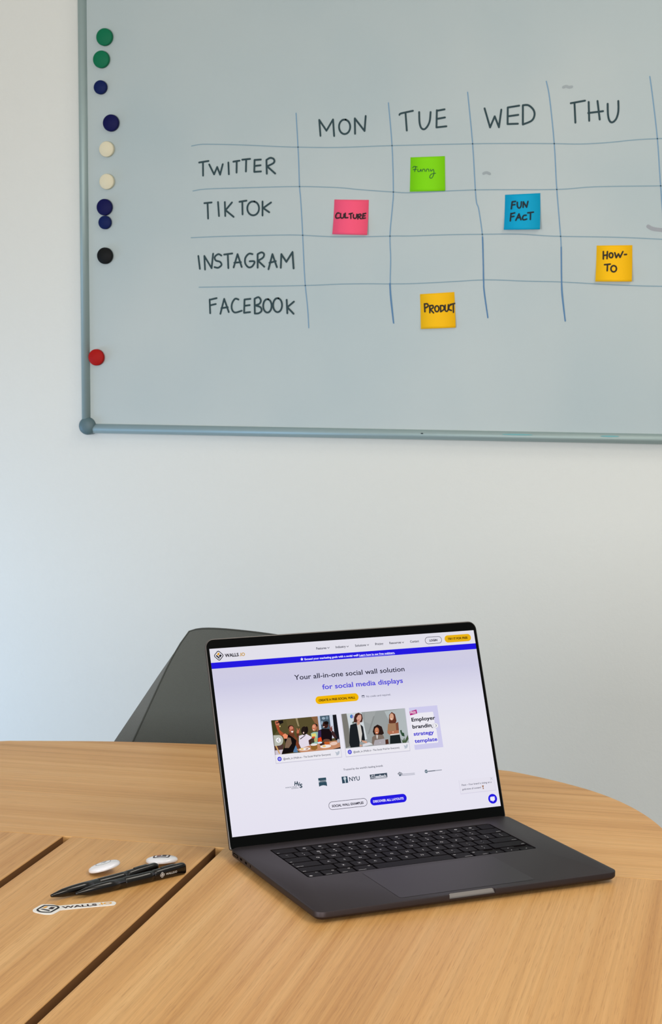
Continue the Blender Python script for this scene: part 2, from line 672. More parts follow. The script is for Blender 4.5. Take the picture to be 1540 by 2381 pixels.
# each stroke: a list of points; strokes starting with 'c' are curved
WORDS = [
    (A4, [[(963, 243), (972, 357)], [(963, 243), (1015, 320)], [(1015, 320), (1062, 240)], [(1062, 240), (1070, 358)], ['c'] + oo(1145, 292, 40, 52), [(1220, 342), (1218, 232)], [(1218, 232), (1288, 322)], [(1288, 322), (1296, 215)]]),
    (A6, [['c', (115, 250), (125, 242), (188, 228)], [(148, 240), (155, 335)], ['c', (222, 235), (224, 290), (233, 320), (250, 328), (268, 310), (280, 280), (284, 235)], [(318, 225), (316, 318)], [(316, 318), (370, 312)], [(318, 228), (360, 220)], [(318, 272), (362, 264)]]),
    (A6, [[(577, 215), (607, 318)], [(607, 318), (632, 258)], [(632, 258), (655, 317)], [(655, 317), (668, 222)], [(703, 210), (702, 300)], [(702, 300), (758, 298)], [(703, 210), (765, 200)], [(703, 258), (760, 250)], [(785, 198), (785, 302)], ['c', (785, 198), (815, 198), (842, 222), (848, 252), (832, 282), (785, 302)]]),
    (A6, [[(1045, 187), (1122, 173)], [(1065, 185), (1070, 292)], [(1142, 180), (1145, 282)], [(1190, 175), (1202, 275)], [(1140, 240), (1220, 230)], ['c', (1245, 190), (1247, 250), (1256, 283), (1272, 290), (1292, 270), (1303, 230), (1303, 175)]]),
    (A4, [[(103, 548), (170, 537)], [(130, 545), (131, 642)], [(175, 562), (210, 633)], [(210, 633), (232, 580)], [(232, 580), (253, 635)], [(253, 635), (272, 560)], [(312, 548), (316, 632)], [(348, 542), (392, 535)], [(372, 540), (371, 620)], [(412, 528), (468, 522)], [(440, 527), (438, 612)], [(500, 530), (498, 615)], [(498, 615), (546, 612)], [(500, 530), (545, 527)], [(500, 573), (543, 568)], [(585, 530), (588, 628)], ['c', (585, 530), (612, 515), (638, 524), (638, 550), (590, 575)], [(590, 575), (648, 627)]]),
    (A5, [[(140, 100), (192, 95)], [(163, 100), (167, 210)], [(238, 92), (245, 192)], [(287, 92), (290, 192)], [(338, 95), (292, 150)], [(292, 150), (350, 198)], [(392, 90), (442, 82)], [(412, 90), (414, 180)], ['c'] + oo(490, 137, 42, 50), [(557, 88), (557, 188)], [(618, 95), (562, 135)], [(562, 135), (605, 165)]]),
    (A5, [[(97, 478), (108, 570)], [(145, 575), (140, 478)], [(140, 478), (192, 565)], [(192, 565), (203, 462)], ['c', (262, 475), (240, 465), (215, 485), (222, 510), (252, 520), (263, 542), (240, 562), (213, 558)], [(282, 468), (340, 460)], [(308, 468), (312, 565)], [(350, 560), (378, 465)], [(378, 465), (408, 557)], [(355, 527), (402, 522)], ['c', (485, 465), (460, 462), (435, 490), (433, 530), (455, 558), (480, 555), (498, 530), (496, 516), (465, 516)], [(522, 465), (522, 562)], ['c', (522, 465), (550, 452), (568, 465), (560, 490), (525, 512)], [(525, 512), (570, 555)], [(600, 573), (628, 465)], [(628, 465), (660, 558)], [(607, 527), (652, 515)], [(688, 562), (692, 465)], [(692, 465), (728, 520)], [(728, 520), (772, 450)], [(772, 450), (780, 567)]]),
    (A5, [[(178, 790), (182, 888)], [(178, 792), (228, 780)], [(180, 832), (222, 822)], [(255, 892), (282, 785)], [(282, 785), (315, 880)], [(262, 852), (308, 845)], ['c', (385, 790), (360, 785), (338, 820), (338, 860), (360, 883), (408, 870)], [(428, 790), (425, 885)], [(425, 885), (468, 880)], [(428, 790), (470, 785)], [(428, 835), (465, 830)], [(500, 785), (502, 890)], ['c', (500, 785), (528, 773), (545, 795), (535, 820), (505, 832)], ['c', (505, 832), (542, 845), (550, 870), (530, 888), (502, 890)], ['c'] + oo(592, 835, 30, 48), ['c'] + oo(665, 830, 32, 50), [(730, 792), (735, 888)], [(782, 805), (735, 845)], [(735, 845), (780, 892)]]),
]


def strokes(fl, z, ss, w, c):
    for n, s in enumerate(ss):
        if s[0] == 'c':
            p = catmull(to_board(z(s[1:])), 5)
        else:
            p = to_board(z(s))
        fl.line(p, w, c, n * .2)


for z, ss in WORDS:
    fl = Flat(board_map, ink)
    strokes(fl, z, ss, .0042, INK)
    fl.build('handwritten_word', board)
# faint leftovers of wiped writing
for pts, wd, c in ((A6([(572, 568), (588, 563), (605, 570)]), .006, (158, 168, 172)), (A6([(1005, 100), (1020, 95), (1035, 100), (1050, 98)]), .006, (162, 171, 174)), (A7([(1465, 225), (1490, 238), (1540, 245)]), .008, (158, 162, 168))):
    fl = Flat(board_map, ink)
    fl.line(catmull(to_board(pts), 4), wd, c)
    fl.build('marker_smudge', board)
# smears of marker left on the bottom rail
fl = Flat(lambda u, v, l: bloc(u, YB - .0103, v), ink)
_x, _z = on_board(984, 1013)
fl.poly(ell(_x, WZ0 + .003, .003, .0012), (30, 40, 46))
fl.build('marker_smudge', board)
for px, w in ((1205, .034), (1420, .02)):
    _x, _z = on_board(px, 1015)
    fl = Flat(lambda u, v, l: bloc(u, YB - .0103, v), ink)
    fl.poly(ell(_x, WZ0 + .0045, w, .0016), (120, 178, 182))
    fl.build('marker_smudge', board)

# magnets down the left side
MAGNETS = [
    (241.5, 85.5, 20.0, 'green', (4, 112, 76), 'upper of the two green round magnets, topmost magnet on the whiteboard'),
    (234, 137.5, 20.0, 'green', (4, 112, 76), 'lower of the two green round magnets, just above the small dark blue one'),
    (232, 202.5, 16.0, 'blue', (3, 26, 84), 'small dark blue round magnet below the green pair'),
    (256.5, 285.5, 19.5, 'navy', (5, 8, 74), 'large navy round magnet above the two cream ones, set furthest from the frame'),
    (246.5, 346.5, 18.0, 'cream', (226, 218, 190), 'upper of the two cream round magnets, below the lone navy one'),
    (247, 422, 18.0, 'cream', (226, 218, 190), 'lower of the two cream round magnets, above the touching blue pair'),
    (241.5, 481.5, 19.0, 'navy', (5, 8, 78), 'large navy round magnet touching the smaller blue one beneath it'),
    (242.5, 517.0, 15.5, 'blue', (4, 44, 106), 'small mid blue round magnet touching the navy one above it'),
    (242.5, 594.5, 19.0, 'black', (13, 15, 16), 'black round magnet left of the third handwritten row'),
    (222.5, 831, 19.0, 'red', (172, 14, 8), 'red round magnet beside the frame, lowest on the whiteboard'),
]
for px, py, r, nm, c, lab in MAGNETS:
    th = .0095
    x, z = on_board(px, py, th)
    R = r / FPX * (ray(px, py).length * 0 + YB / ray(px, py).y)
    o = lathe('round_magnet', [(R * .97, 0), (R, .001), (R, th - .0022), (R * .975, th - .0008), (R * .93, th), (.0005, th)], mat('magnet_' + nm, c, 0.6, 0, 0.2), None, 44)
    sharp(o, 50)
    o.rotation_euler = (PI / 2, 0, 0)
    o.location = (x, YB, z)
    tag(o, lab, 'magnet', 'round magnets down the left of the whiteboard')

# sticky notes
NOTES = [
    ('sticky_note', [(955, 366), (1035, 363), (1036, 444), (954, 446)], (132, 222, 10), 'green sticky note with a thin handwritten word, in the Tuesday column', A6, .0016, (24, 96, 40), .002,
     [['c', (187, 537), (195, 530), (212, 533)], ['c', (203, 533), (201, 545), (198, 558)], [(190, 548), (208, 545)], ['c', (215, 545), (216, 557), (226, 556), (231, 545), (233, 557)], ['c', (240, 557), (241, 547), (251, 545), (254, 557)], ['c', (261, 557), (263, 546), (273, 545), (276, 557)], ['c', (284, 545), (287, 556), (299, 546), (303, 568), (292, 592), (280, 590), (288, 572), (312, 567)]]),
    ('sticky_note', [(778, 464), (858, 465), (856, 547), (775, 545)], (255, 92, 128), 'pink sticky note reading CULTURE', A5, .0032, (40, 14, 22), .007,
     [['c', (1108, 172), (1094, 171), (1083, 190), (1088, 207), (1110, 205)], ['c', (1118, 175), (1117, 198), (1128, 208), (1140, 200), (1142, 178)], [(1151, 172), (1150, 205)], [(1150, 205), (1170, 204)], [(1178, 178), (1202, 172)], [(1190, 175), (1192, 210)], ['c', (1210, 182), (1210, 202), (1220, 210), (1231, 202), (1234, 180)], [(1243, 182), (1242, 213)], ['c', (1243, 183), (1260, 179), (1264, 190), (1245, 197)], [(1245, 197), (1265, 212)], [(1279, 176), (1275, 210)], [(1275, 210), (1295, 207)], [(1279, 177), (1298, 173)], [(1277, 193), (1293, 190)]]),
    ('sticky_note', [(1175, 453), (1257, 449), (1258, 534), (1174, 535)], (4, 164, 208), 'blue sticky note reading FUN FACT', A7, .0034, (12, 34, 44), .010,
     [[(727, 92), (723, 130)], [(727, 92), (745, 90)], [(725, 110), (742, 107)], ['c', (755, 95), (756, 116), (765, 126), (775, 116), (777, 92)], [(787, 122), (788, 92)], [(788, 92), (806, 121)], [(806, 121), (813, 90)], [(722, 155), (719, 196)], [(722, 157), (742, 152)], [(721, 174), (738, 171)], [(749, 193), (765, 158)], [(765, 158), (777, 190)], [(755, 180), (773, 177)], ['c', (805, 165), (791, 167), (785, 182), (792, 190), (808, 186)], [(813, 152), (843, 148)], [(828, 150), (828, 188)]]),
    ('sticky_note', [(1388, 571), (1471, 570), (1471, 655), (1386, 655)], (255, 194, 14), 'yellow sticky note reading HOW-TO', A7, .0034, (38, 30, 14), .008,
     [[(1222, 362), (1222, 402)], [(1244, 362), (1242, 400)], [(1222, 383), (1243, 380)], ['c'] + oo(1264, 382, 10, 13), [(1284, 368), (1292, 395)], [(1292, 395), (1304, 374)], [(1304, 374), (1313, 393)], [(1313, 393), (1328, 362)], [(1337, 378), (1348, 377)], [(1229, 433), (1260, 430)], [(1245, 432), (1244, 466)], ['c'] + oo(1279, 455, 15, 17)]),
    ('sticky_note', [(977, 684), (1057, 679), (1061, 762), (980, 765)], (255, 194, 14), 'yellow sticky note reading PRODUCT, tilted in the bottom row', A7, .0034, (38, 30, 14), .004,
     [[(251, 645), (254, 688)], ['c', (251, 647), (266, 645), (271, 658), (255, 668)], [(280, 655), (281, 693)], ['c', (280, 656), (296, 654), (298, 667), (282, 674)], [(282, 674), (301, 694)], ['c'] + oo(319, 672, 11, 16), [(338, 655), (340, 688)], ['c', (338, 655), (354, 656), (358, 674), (340, 688)], ['c', (364, 652), (364, 678), (372, 686), (380, 677), (381, 650)], ['c', (397, 650), (387, 656), (384, 674), (398, 681)], [(391, 649), (415, 643)], [(408, 645), (409, 691)]]),
]
for nm, q, c, lab, z, w, ic, curl, ss in NOTES:
    P = [Vector(on_board(*p)) for p in q]
    cen = sum(P, Vector((0, 0))) / 4
    t = thing(nm, lab, 'sticky note', (cen.x, YB, cen.y), group='sticky notes on the whiteboard')
    ztop, zbot = (P[0].y + P[1].y) / 2, (P[2].y + P[3].y) / 2

    def lift(zz, curl=curl, ztop=ztop, zbot=zbot):
        k = min(max((ztop - zz) / (ztop - zbot), 0), 1)
        return .0006 + curl * k ** 2.4
    bm = bmesh.new()
    N = 12
    for side in (0, 1):
        grid = []
        for j in range(N + 1):
            a, b = P[0].lerp(P[3], j / N), P[1].lerp(P[2], j / N)
            row = []
            for i in (0, 1, 2):
                p = a.lerp(b, i / 2)
                row.append(bm.verts.new((p.x - cen.x, -lift(p.y) + (.00025 if side else 0), p.y - cen.y)))
            grid.append(row)
        if side == 0:
            front = grid
        for j in range(N):
            for i in (0, 1):
                bm.faces.new((grid[j][i], grid[j][i + 1], grid[j + 1][i + 1], grid[j + 1][i]))
    back = grid
    loop = lambda g: [g[0][0], g[0][1], g[0][2]] + [g[j][2] for j in range(1, N + 1)] + [g[N][1], g[N][0]] + [g[j][0] for j in range(N - 1, 0, -1)]
    lf, lb = loop(front), loop(back)
    for i in range(len(lf)):
        k = (i + 1) % len(lf)
        bm.faces.new((lf[i], lf[k], lb[k], lb[i]))
    from_bm('note_paper', bm, mat('note_%d_%d_%d' % c, c, 0.7, 0, 0.2), t, True)
    fl = Flat(lambda u, v, l, cen=cen, lift=lift: (u - cen.x, -lift(v) - .0006, v - cen.y), ink)
    for s in ss:
        cur = s[0] == 'c'
        p = to_board(z(s[1:] if cur else s))
        if cur:
            p = catmull(p, 4)
        else:
            p = [tuple(Vector(p[0]).lerp(Vector(p[1]), k / 4)) for k in range(5)]
        fl.line(p, w, ic)
    fl.build('handwriting', t)

# ------------------------------------------------------------------ table
TA = math.radians(2.5925)
table = thing('conference_table', 'light oak conference table with rounded end and two long grooves', 'table', (-0.776, 1.888, 0), (0, 0, TA))
half = catmull([(-.1, .4995), (0, .5005), (.07, .4985), (.208, .482), (.294, .464), (.3526, .4495), (.3744, .4425), (.4364, .4058), (.4976, .3544), (.5461, .2885), (.5822, .2106), (.606, .12), (.622, .0)], 5)[5:]
end = [(-x, y) for x, y in half[::-1]][:-1] + half       # left to right across the far end
TT = .028
END_Y = -1.5


def side_x(y):
    return .622 + .028 * (1 - ((y - END_Y / 2) / (END_Y / 2)) ** 2)


G0, G1, G2, G3 = -.1003, -.0893, .0872, .0980
SEAM = .0004


def top_part(name, pts, m):
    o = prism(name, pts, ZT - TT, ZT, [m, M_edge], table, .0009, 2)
    for p in o.data.polygons:                # the flanks along the grooves get a darker brown
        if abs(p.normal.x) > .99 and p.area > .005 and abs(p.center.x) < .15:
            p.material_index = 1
    return o


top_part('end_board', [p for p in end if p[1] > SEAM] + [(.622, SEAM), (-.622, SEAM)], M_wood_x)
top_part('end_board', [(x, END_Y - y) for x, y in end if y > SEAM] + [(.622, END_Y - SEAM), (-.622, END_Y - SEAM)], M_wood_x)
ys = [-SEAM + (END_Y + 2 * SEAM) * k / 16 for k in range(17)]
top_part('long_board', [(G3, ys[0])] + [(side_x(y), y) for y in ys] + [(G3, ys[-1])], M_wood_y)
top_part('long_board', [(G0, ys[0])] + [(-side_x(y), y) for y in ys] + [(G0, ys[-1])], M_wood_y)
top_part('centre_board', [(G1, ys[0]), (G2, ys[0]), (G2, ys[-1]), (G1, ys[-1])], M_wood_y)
box('cable_tray', G0 - .03, G3 + .03, END_Y + .01, -.01, ZT - TT - .016, ZT - TT - .0035, M_wood_dark, table)
box('apron', -.46, .46, .10, .125, ZT - TT - .08, ZT - TT - .0005, M_wood_dark, table)
box('apron', -.46, .46, END_Y - .125, END_Y - .10, ZT - TT - .08, ZT - TT - .0005, M_wood_dark, table)
for sx in (-1, 1):
    for yy in (.11, END_Y - .11):
        box('leg', sx * .40 - .03, sx * .40 + .03, yy - .03, yy + .03, 0, ZT - TT - .0005, M_leg, table, .004)

# ------------------------------------------------------------------ chair behind the table
CHA = math.radians(-16.75)
_top = CAM + ray(474, 1467) * 2.87
chair_corner = Vector((-.185, .235, 0))
_c, _s = math.cos(CHA), math.sin(CHA)
chair = thing('upholstered_chair', 'grey fabric tub chair behind the table, half hidden by the laptop', 'chair',
              (_top.x - (_c * chair_corner.x - _s * chair_corner.y), _top.y - (_s * chair_corner.x + _c * chair_corner.y), 0), (0, 0, CHA))
ZTOP = _top.z + .006


def shell_pt(s, t, inset=0.0):
    """s across the back from -1 to 1, t from the seat up to the crest"""
    w = .245 - .035 * t
    k = min(max((t - .80) / .20, 0), 1)
    w *= (1 - .05 * k ** 4)
    wing = .255 * (1 - t) ** 1.05 + .03
    z0 = .40
    crest = ZTOP - .012 * (s + .8) ** 2 * .6 - .008 * abs(s) ** 14
    z = z0 + (crest - z0) * t
    y = .150 + .10 * t - wing * abs(s) ** 2.3
    return Vector((s * (w - inset), y, z))


NS, NTT = 40, 24
bm = bmesh.new()
inner, outer = [], []
for j in range(NTT + 1):
    t = j / NTT
    ri, ro = [], []
    for i in range(NS + 1):
        s = -1 + 2 * i / NS
        p = shell_pt(s, t)
        ds = (shell_pt(min(s + .02, 1.0), t) - shell_pt(max(s - .02, -1.0), t)).normalized()
        dt = (shell_pt(s, min(t + .02, 1.0)) - shell_pt(s, max(t - .02, 0.0))).normalized()
        n = ds.cross(dt).normalized()
        if n.y > 0:
            n = -n
        th = .010 + .030 * (1 - t) * abs(s) ** 3
        ri.append(bm.verts.new(p + n * th * .5))
        ro.append(bm.verts.new(p - n * (th * .5 + .006) + Vector((math.copysign((.008 * min(1, (1 - t) / .05) + .072 * (1 - t) ** .85) * abs(s) ** 6, s), 0, 0))))
    inner.append(ri)
    outer.append(ro)
for g in (inner, outer):
    for j in range(NTT):
        for i in range(NS):
            bm.faces.new((g[j][i], g[j][i + 1], g[j + 1][i + 1], g[j + 1][i]))


def rim(g):
    return [g[0][i] for i in range(NS + 1)] + [g[j][NS] for j in range(1, NTT + 1)] + [g[NTT][i] for i in range(NS - 1, -1, -1)] + [g[j][0] for j in range(NTT - 1, 0, -1)]


ia, oa = rim(inner), rim(outer)
for i in range(len(ia)):
    k = (i + 1) % len(ia)
    bm.faces.new((ia[i], ia[k], oa[k], oa[i]))
seam_path = [v.co.copy() for v in [inner[j][0] for j in range(NTT + 1)] + inner[NTT][1:] + [inner[j][NS] for j in range(NTT - 1, -1, -1)]]
es = [e for e in bm.edges if len(e.link_faces) == 2 and e.calc_face_angle(0) > 1.0]
bmesh.ops.bevel(bm, geom=es, offset=.004, segments=2, affect='EDGES')
sharp(from_bm('backrest', bm, M_fabric, chair), 38)
tube('seam', seam_path, .0013, M_seam, chair, 8)
prism('seat', rrect(0, -.06, .47, .46, .13, 8), .40, .475, M_fabric, chair, .022, 4, True)
for sx in (-1, 1):
    for sy in (-1, 1):
        tube('leg', [(sx * .15, -.06 + sy * .15, .41), (sx * .215, -.06 + sy * .215, 0.0)], [.014, .009], M_leg, chair, 14)

# ------------------------------------------------------------------ laptop
BW, BD, TZ = .3557, .2481, .0125
LID_A, HY, HZ = 0.34956, -.00041, .01049
laptop = thing('laptop', 'open dark grey laptop showing a web page, standing on the oak table', 'laptop', (-.442, 1.8721, ZT), (0, 0, .69917))


def inset_ring(d, z, r=.011):
    return [(x, y, z) for x, y in rrect(0, 0, BW - 2 * d, BD - 2 * d, max(r - d, .003), 7)]


rings = [inset_ring(.014, .0018), inset_ring(.0092, .0021), inset_ring(.0055, .0028), inset_ring(.0027, .0039), inset_ring(.0009, .0053), inset_ring(0, .0068),
         inset_ring(0, TZ - .0009), inset_ring(.0003, TZ - .0003), inset_ring(.0009, TZ)]
base = stack('base_shell', rings, M_body, laptop, False)
KX0, KX1, KY0, KY1 = -.1392, .1408, -.0125, .0995


def cutter(pts, z0, z1):
    c = prism('cutter', pts, z0, z1, M_well, None)
    c.matrix_world = Matrix.Translation((-.442, 1.8721, ZT)) @ Matrix.Rotation(.69917, 4, 'Z')
    return c


cs = [cutter(rrect((KX0 + KX1) / 2, (KY0 + KY1) / 2, KX1 - KX0, KY1 - KY0, .0028, 4), TZ - .0021, TZ + .01),
      cutter(rrect(-.0015, -BD / 2 - .004, .0535, .0158, .0030, 5), TZ - .0045, TZ + .01),
      cutter([(-.1375, BD / 2 - .0015), (.1415, BD / 2 - .0015), (.1415, BD / 2 + .01), (-.1375, BD / 2 + .01)], .004, TZ + .01)]
cut(base, cs)
sharp(base, 28)
for e in ((-.138, -.085), (.138, -.085), (-.138, .085), (.138, .085)):
    f = lathe('rubber_foot', [(.009, 0), (.0095, .0004), (.009, .0022), (.0005, .0022)], M_port, laptop, 24)
    f.location = (e[0], e[1], 0)
bm = bmesh.new()
prof = [(-BD / 2 + .0038, TZ - .0001), (-BD / 2 + .0030, TZ - .0009), (-BD / 2 + .0016, TZ - .0026), (-BD / 2 + .0004, TZ - .0041), (-BD / 2 + .0003, TZ - .0047), (-BD / 2 + .0036, TZ - .0047)]
rr = [[bm.verts.new((x, y, z)) for y, z in prof] for x in (-.0281, -.0271, .0241, .0251)]
for p, q_ in zip(rr, rr[1:]):
    for i in range(len(prof)):
        k = (i + 1) % len(prof)
        bm.faces.new((p[i], p[k], q_[k], q_[i]))
bm.faces.new(rr[0][::-1])
bm.faces.new(rr[-1])
sharp(from_bm('thumb_scoop', bm, mat('lit_scoop_metal', (112, 109, 108), 0.5, 0.9), laptop), 60)  # lighter than the body: light caught by the slope is put into its colour
# trackpad: a separate plate outlined by a hairline gap
bm = bmesh.new()
o_, i_ = rrect(-.0002, -.0665, .1596, .0942, .0035, 5), rrect(-.0002, -.0665, .1591, .0937, .0032, 5)
va, vb = [bm.verts.new((x, y, TZ + .00012)) for x, y in o_], [bm.verts.new((x, y, TZ + .00012)) for x, y in i_]
for i in range(len(va)):
    k = (i + 1) % len(va)
    bm.faces.new((va[i], va[k], vb[k], vb[i]))
vc = [bm.verts.new((x, y, TZ + .00016)) for x, y in i_]
f = bm.faces.new(vc)
f.material_index = 1
from_bm('trackpad', bm, [mat('trackpad_gap', (40, 37, 38), 0.6, 0.5), mat('trackpad_glass', (68, 62, 64), 0.48, 0.92)], laptop)
# ports on the left flank
for yc, w, h in ((.1035, .0150, .0040), (.0870, .0062, .0032), (.0720, .0062, .0032), (.0585, .0024, .0036)):
    pts = rrect(0, 0, w, h, min(w, h) * .42, 5)
    bm = bmesh.new()
    lo = [bm.verts.new((-BW / 2 - .00008, yc + a, .0096 + b * .8)) for a, b in pts]
    hi = [bm.verts.new((-BW / 2 + .001, yc + a, .0096 + b * .8)) for a, b in pts]
    bm.faces.new(lo)
    bm.faces.new(hi[::-1])
    for i in range(len(lo)):
        k = (i + 1) % len(lo)
        bm.faces.new((lo[i], lo[k], hi[k], hi[i]))
    p = from_bm('port', bm, M_port, laptop)
    if w > .01:
        box('port_tongue', -BW / 2 - .0002, -BW / 2 + .0008, yc - .005, yc + .005, .0091, .0100, M_rim, p)

# keyboard
kb = prism('keyboard', rrect((KX0 + KX1) / 2, (KY0 + KY1) / 2, KX1 - KX0 - .0002, KY1 - KY0 - .0002, .0026, 4), TZ - .0021, TZ - .0017, M_well, laptop)
U = (KX1 - KX0 - .0012) / 14.5
RP = (KY1 - KY0 - .0012) / 6
ROWS = [
    [('esc', 1.5)] + [('F%d' % k, 1) for k in range(1, 13)] + [('', 1)],
    [('~`', 1), ('!1', 1), ('@2', 1), ('#3', 1), ('$4', 1), ('%5', 1), ('^6', 1), ('&7', 1), ('*8', 1), ('(9', 1), (')0', 1), ('_-', 1), ('+=', 1), ('delete', 1.5)],
    [('tab', 1.5)] + [(c, 1) for c in 'QWERTYUIOP'] + [('{[', 1), ('}]', 1), ('|\\', 1)],
    [('caps lock', 1.75)] + [(c, 1) for c in 'ASDFGHJKL'] + [(':;', 1), ('"\'', 1), ('return', 1.75)],
    [('shift', 2.25)] + [(c, 1) for c in 'ZXCVBNM'] + [('<,', 1), ('>.', 1), ('?/', 1), ('shift', 2.25)],
    [('fn', 1), ('control', 1), ('option', 1), ('command', 1.25), (' ', 5), ('command', 1.25), ('option', 1), ('\u25c0', 1), ('up', 1), ('\u25b6', 1)],
]


def keycap(label, x0, x1, y0, y1, right):
    g = .0011
    x0, x1, y0, y1 = x0 + g, x1 - g, y0 + g, y1 - g
    cx, cy, w, h = (x0 + x1) / 2, (y0 + y1) / 2, x1 - x0, y1 - y0
    zb, zt = TZ - .0017, TZ - .0002
    bm = bmesh.new()
    parts = [(cx, cy, w, h)]
    if label == 'up':
        parts = [(cx, cy + h / 4 + .0002, w, h / 2 - .0006), (cx, cy - h / 4 - .0002, w, h / 2 - .0006)]
    elif label in ('\u25c0', '\u25b6'):
        parts = [(cx, cy - h / 4 - .0002, w, h / 2 - .0006)]
    for (a, b, c, d) in parts:
        rs = []
        for ins, z in ((0, zb), (0, zt - .0003), (.00025, zt)):
            rs.append([bm.verts.new((x, y, z)) for x, y in rrect(a, b, c - 2 * ins, d - 2 * ins, .0019 - ins, 3)])
        n = len(rs[0])
        for p, q in zip(rs, rs[1:]):
            for i in range(n):
                bm.faces.new((p[i], p[(i + 1) % n], q[(i + 1) % n], q[i]))
        bm.faces.new(rs[-1])
    me = bpy.data.meshes.new('key')
    bmesh.ops.recalc_face_normals(bm, faces=bm.faces)
    bm.to_mesh(me)
    bm.free()
    vs = [tuple(v.co) for v in me.vertices]
    fs = [tuple(p.vertices) for p in me.polygons]
    ms = [0] * len(fs)
    fl = Flat(lambda u, v, l: (u, v, zt + .00006), lambda c: M_legend)

    def small(s, cap=.0017):
        wd = text_geo(s, 0.01)[2] * cap
        fl.text(s, (x1 - .0015 - wd) if right else (x0 + .0015), y0 + .0020, wd, cap, 0, .01)
    if label == 'up':
        for s_ in (1, -1):
            yy = cy + s_ * h / 4
            fl.poly([(cx - .0009, yy - s_ * .0006), (cx + .0009, yy - s_ * .0006), (cx, yy + s_ * .0009)], 0)
    elif label in ('\u25c0', '\u25b6'):
        s_ = -1 if label == '\u25c0' else 1
        yy = cy - h / 4
        fl.poly([(cx - s_ * .0006, yy - .0009), (cx - s_ * .0006, yy + .0009), (cx + s_ * .0009, yy)], 0)
    elif label in ('', ' '):
        pass
    elif label[0] == 'F' and len(label) > 1 and label[1].isdigit():
        wd = text_geo(label, 0)[2] * .0014
        fl.text(label, cx - wd / 2, y0 + .0020, wd, .0014, 0)
        fl.ring(ell(cx, cy + .0018, .0017, .0015, 0, 14), ell(cx, cy + .0018, .0010, .0008, 0, 14), 0)
        fl.line([(cx - .0021, cy + .0018), (cx + .0021, cy + .0018)], .0004, 0)
    elif label == 'fn':
        fl.text('fn', x1 - .0042, y1 - .0038, .0024, .0017, 0)
        fl.ring(ell(x0 + .0035, y0 + .0034, .0018, .0018, 0, 16), ell(x0 + .0035, y0 + .0034, .0013, .0013, 0, 16), 0)
        fl.poly(ell(x0 + .0035, y0 + .0034, .0007, .0018, 0, 12), 0)
    elif label in ('control', 'option', 'command'):
        small(label)
        fl.ring(rrect(x1 - .0034 if not right else x0 + .0034, y1 - .0034, .0024, .0022, .0006, 3), rrect(x1 - .0034 if not right else x0 + .0034, y1 - .0034, .0015, .0013, .0003, 3), 0)
    elif len(label) == 1:
        wd = text_geo(label, 0.0)[2] * .0036
        fl.text(label, cx - wd / 2, cy - .0018, wd, .0036, 0, .006)
    elif len(label) == 2:
        for ch, yy in ((label[0], cy + .0010), (label[1], cy - .0046)):
            wd = text_geo(ch, 0.0)[2] * .0031
            fl.text(ch, cx - wd / 2, yy, wd, .0031, 0, .004)
    else:
        small(label)
        if label == 'caps lock':
            fl.poly(ell(x0 + .0023, y1 - .0030, .0005, .0005, 0, 10), 0)
    b = len(vs)
    vs += fl.v
    fs += [tuple(b + i for i in f) for f in fl.f]
    ms += [1] * len(fl.f)
    me = bpy.data.meshes.new('key')
    me.from_pydata(vs, [], fs)
    me.materials.append(M_key)
    me.materials.append(M_legend)
    me.polygons.foreach_set('material_index', ms)
    me.update()
    o = bpy.data.objects.new('key', me)
    COL.objects.link(o)
    o.parent = kb


for r, row in enumerate(ROWS):
    x = KX0 + .0006
    y1 = KY1 - .0006 - r * RP
    for i, (lab, w) in enumerate(row):
        keycap(lab, x, x + w * U, y1 - RP, y1, i > 9 or (r == 5 and i > 4))
        x += w * U

# lid and glass
LOC = (0, BD / 2 + HY, HZ)
ROT = (-LID_A, 0, 0)
LH = .2412


def lid_ring(ins, y, r=.0105):
    w, z0, z1 = BW / 2 - .0006 - ins, -.0010 + ins, LH - ins
    out = []
    for qx, qz, a0, rr in ((1, -1, -90, .0030), (1, 1, 0, r - ins), (-1, 1, 90, r - ins), (-1, -1, 180, .0030)):
        for i in range(8):
            a = math.radians(a0 + 90.0 * i / 7)
            out.append((qx * (w - rr) + rr * math.cos(a), y, (z1 - rr if qz > 0 else z0 + rr) + rr * math.sin(a)))
    return out


lid = stack('lid_shell', [lid_ring(.0006, .0000), lid_ring(.0002, .0002), lid_ring(0, .0007), lid_ring(0, .0030), lid_ring(.0008, .0041), lid_ring(.0025, .0046), lid_ring(.004, .0047)], M_rim, laptop, False)
lid.location, lid.rotation_euler = LOC, ROT
sharp(lid, 30)
g = stack('screen_glass', [lid_ring(.0011, .0004, .0105), lid_ring(.0011, -.00015, .0105), lid_ring(.0014, -.0003, .0105)], M_black, laptop, False)
g.location, g.rotation_euler = LOC, ROT
h = stack('hinge_cover', [[(x, BD / 2 + .0012 + .0042 * math.cos(a), .0084 + .0042 * math.sin(a)) for a in [2 * PI * k / 20 for k in range(20)]] for x in (-.1370, .1410)], M_black, laptop)

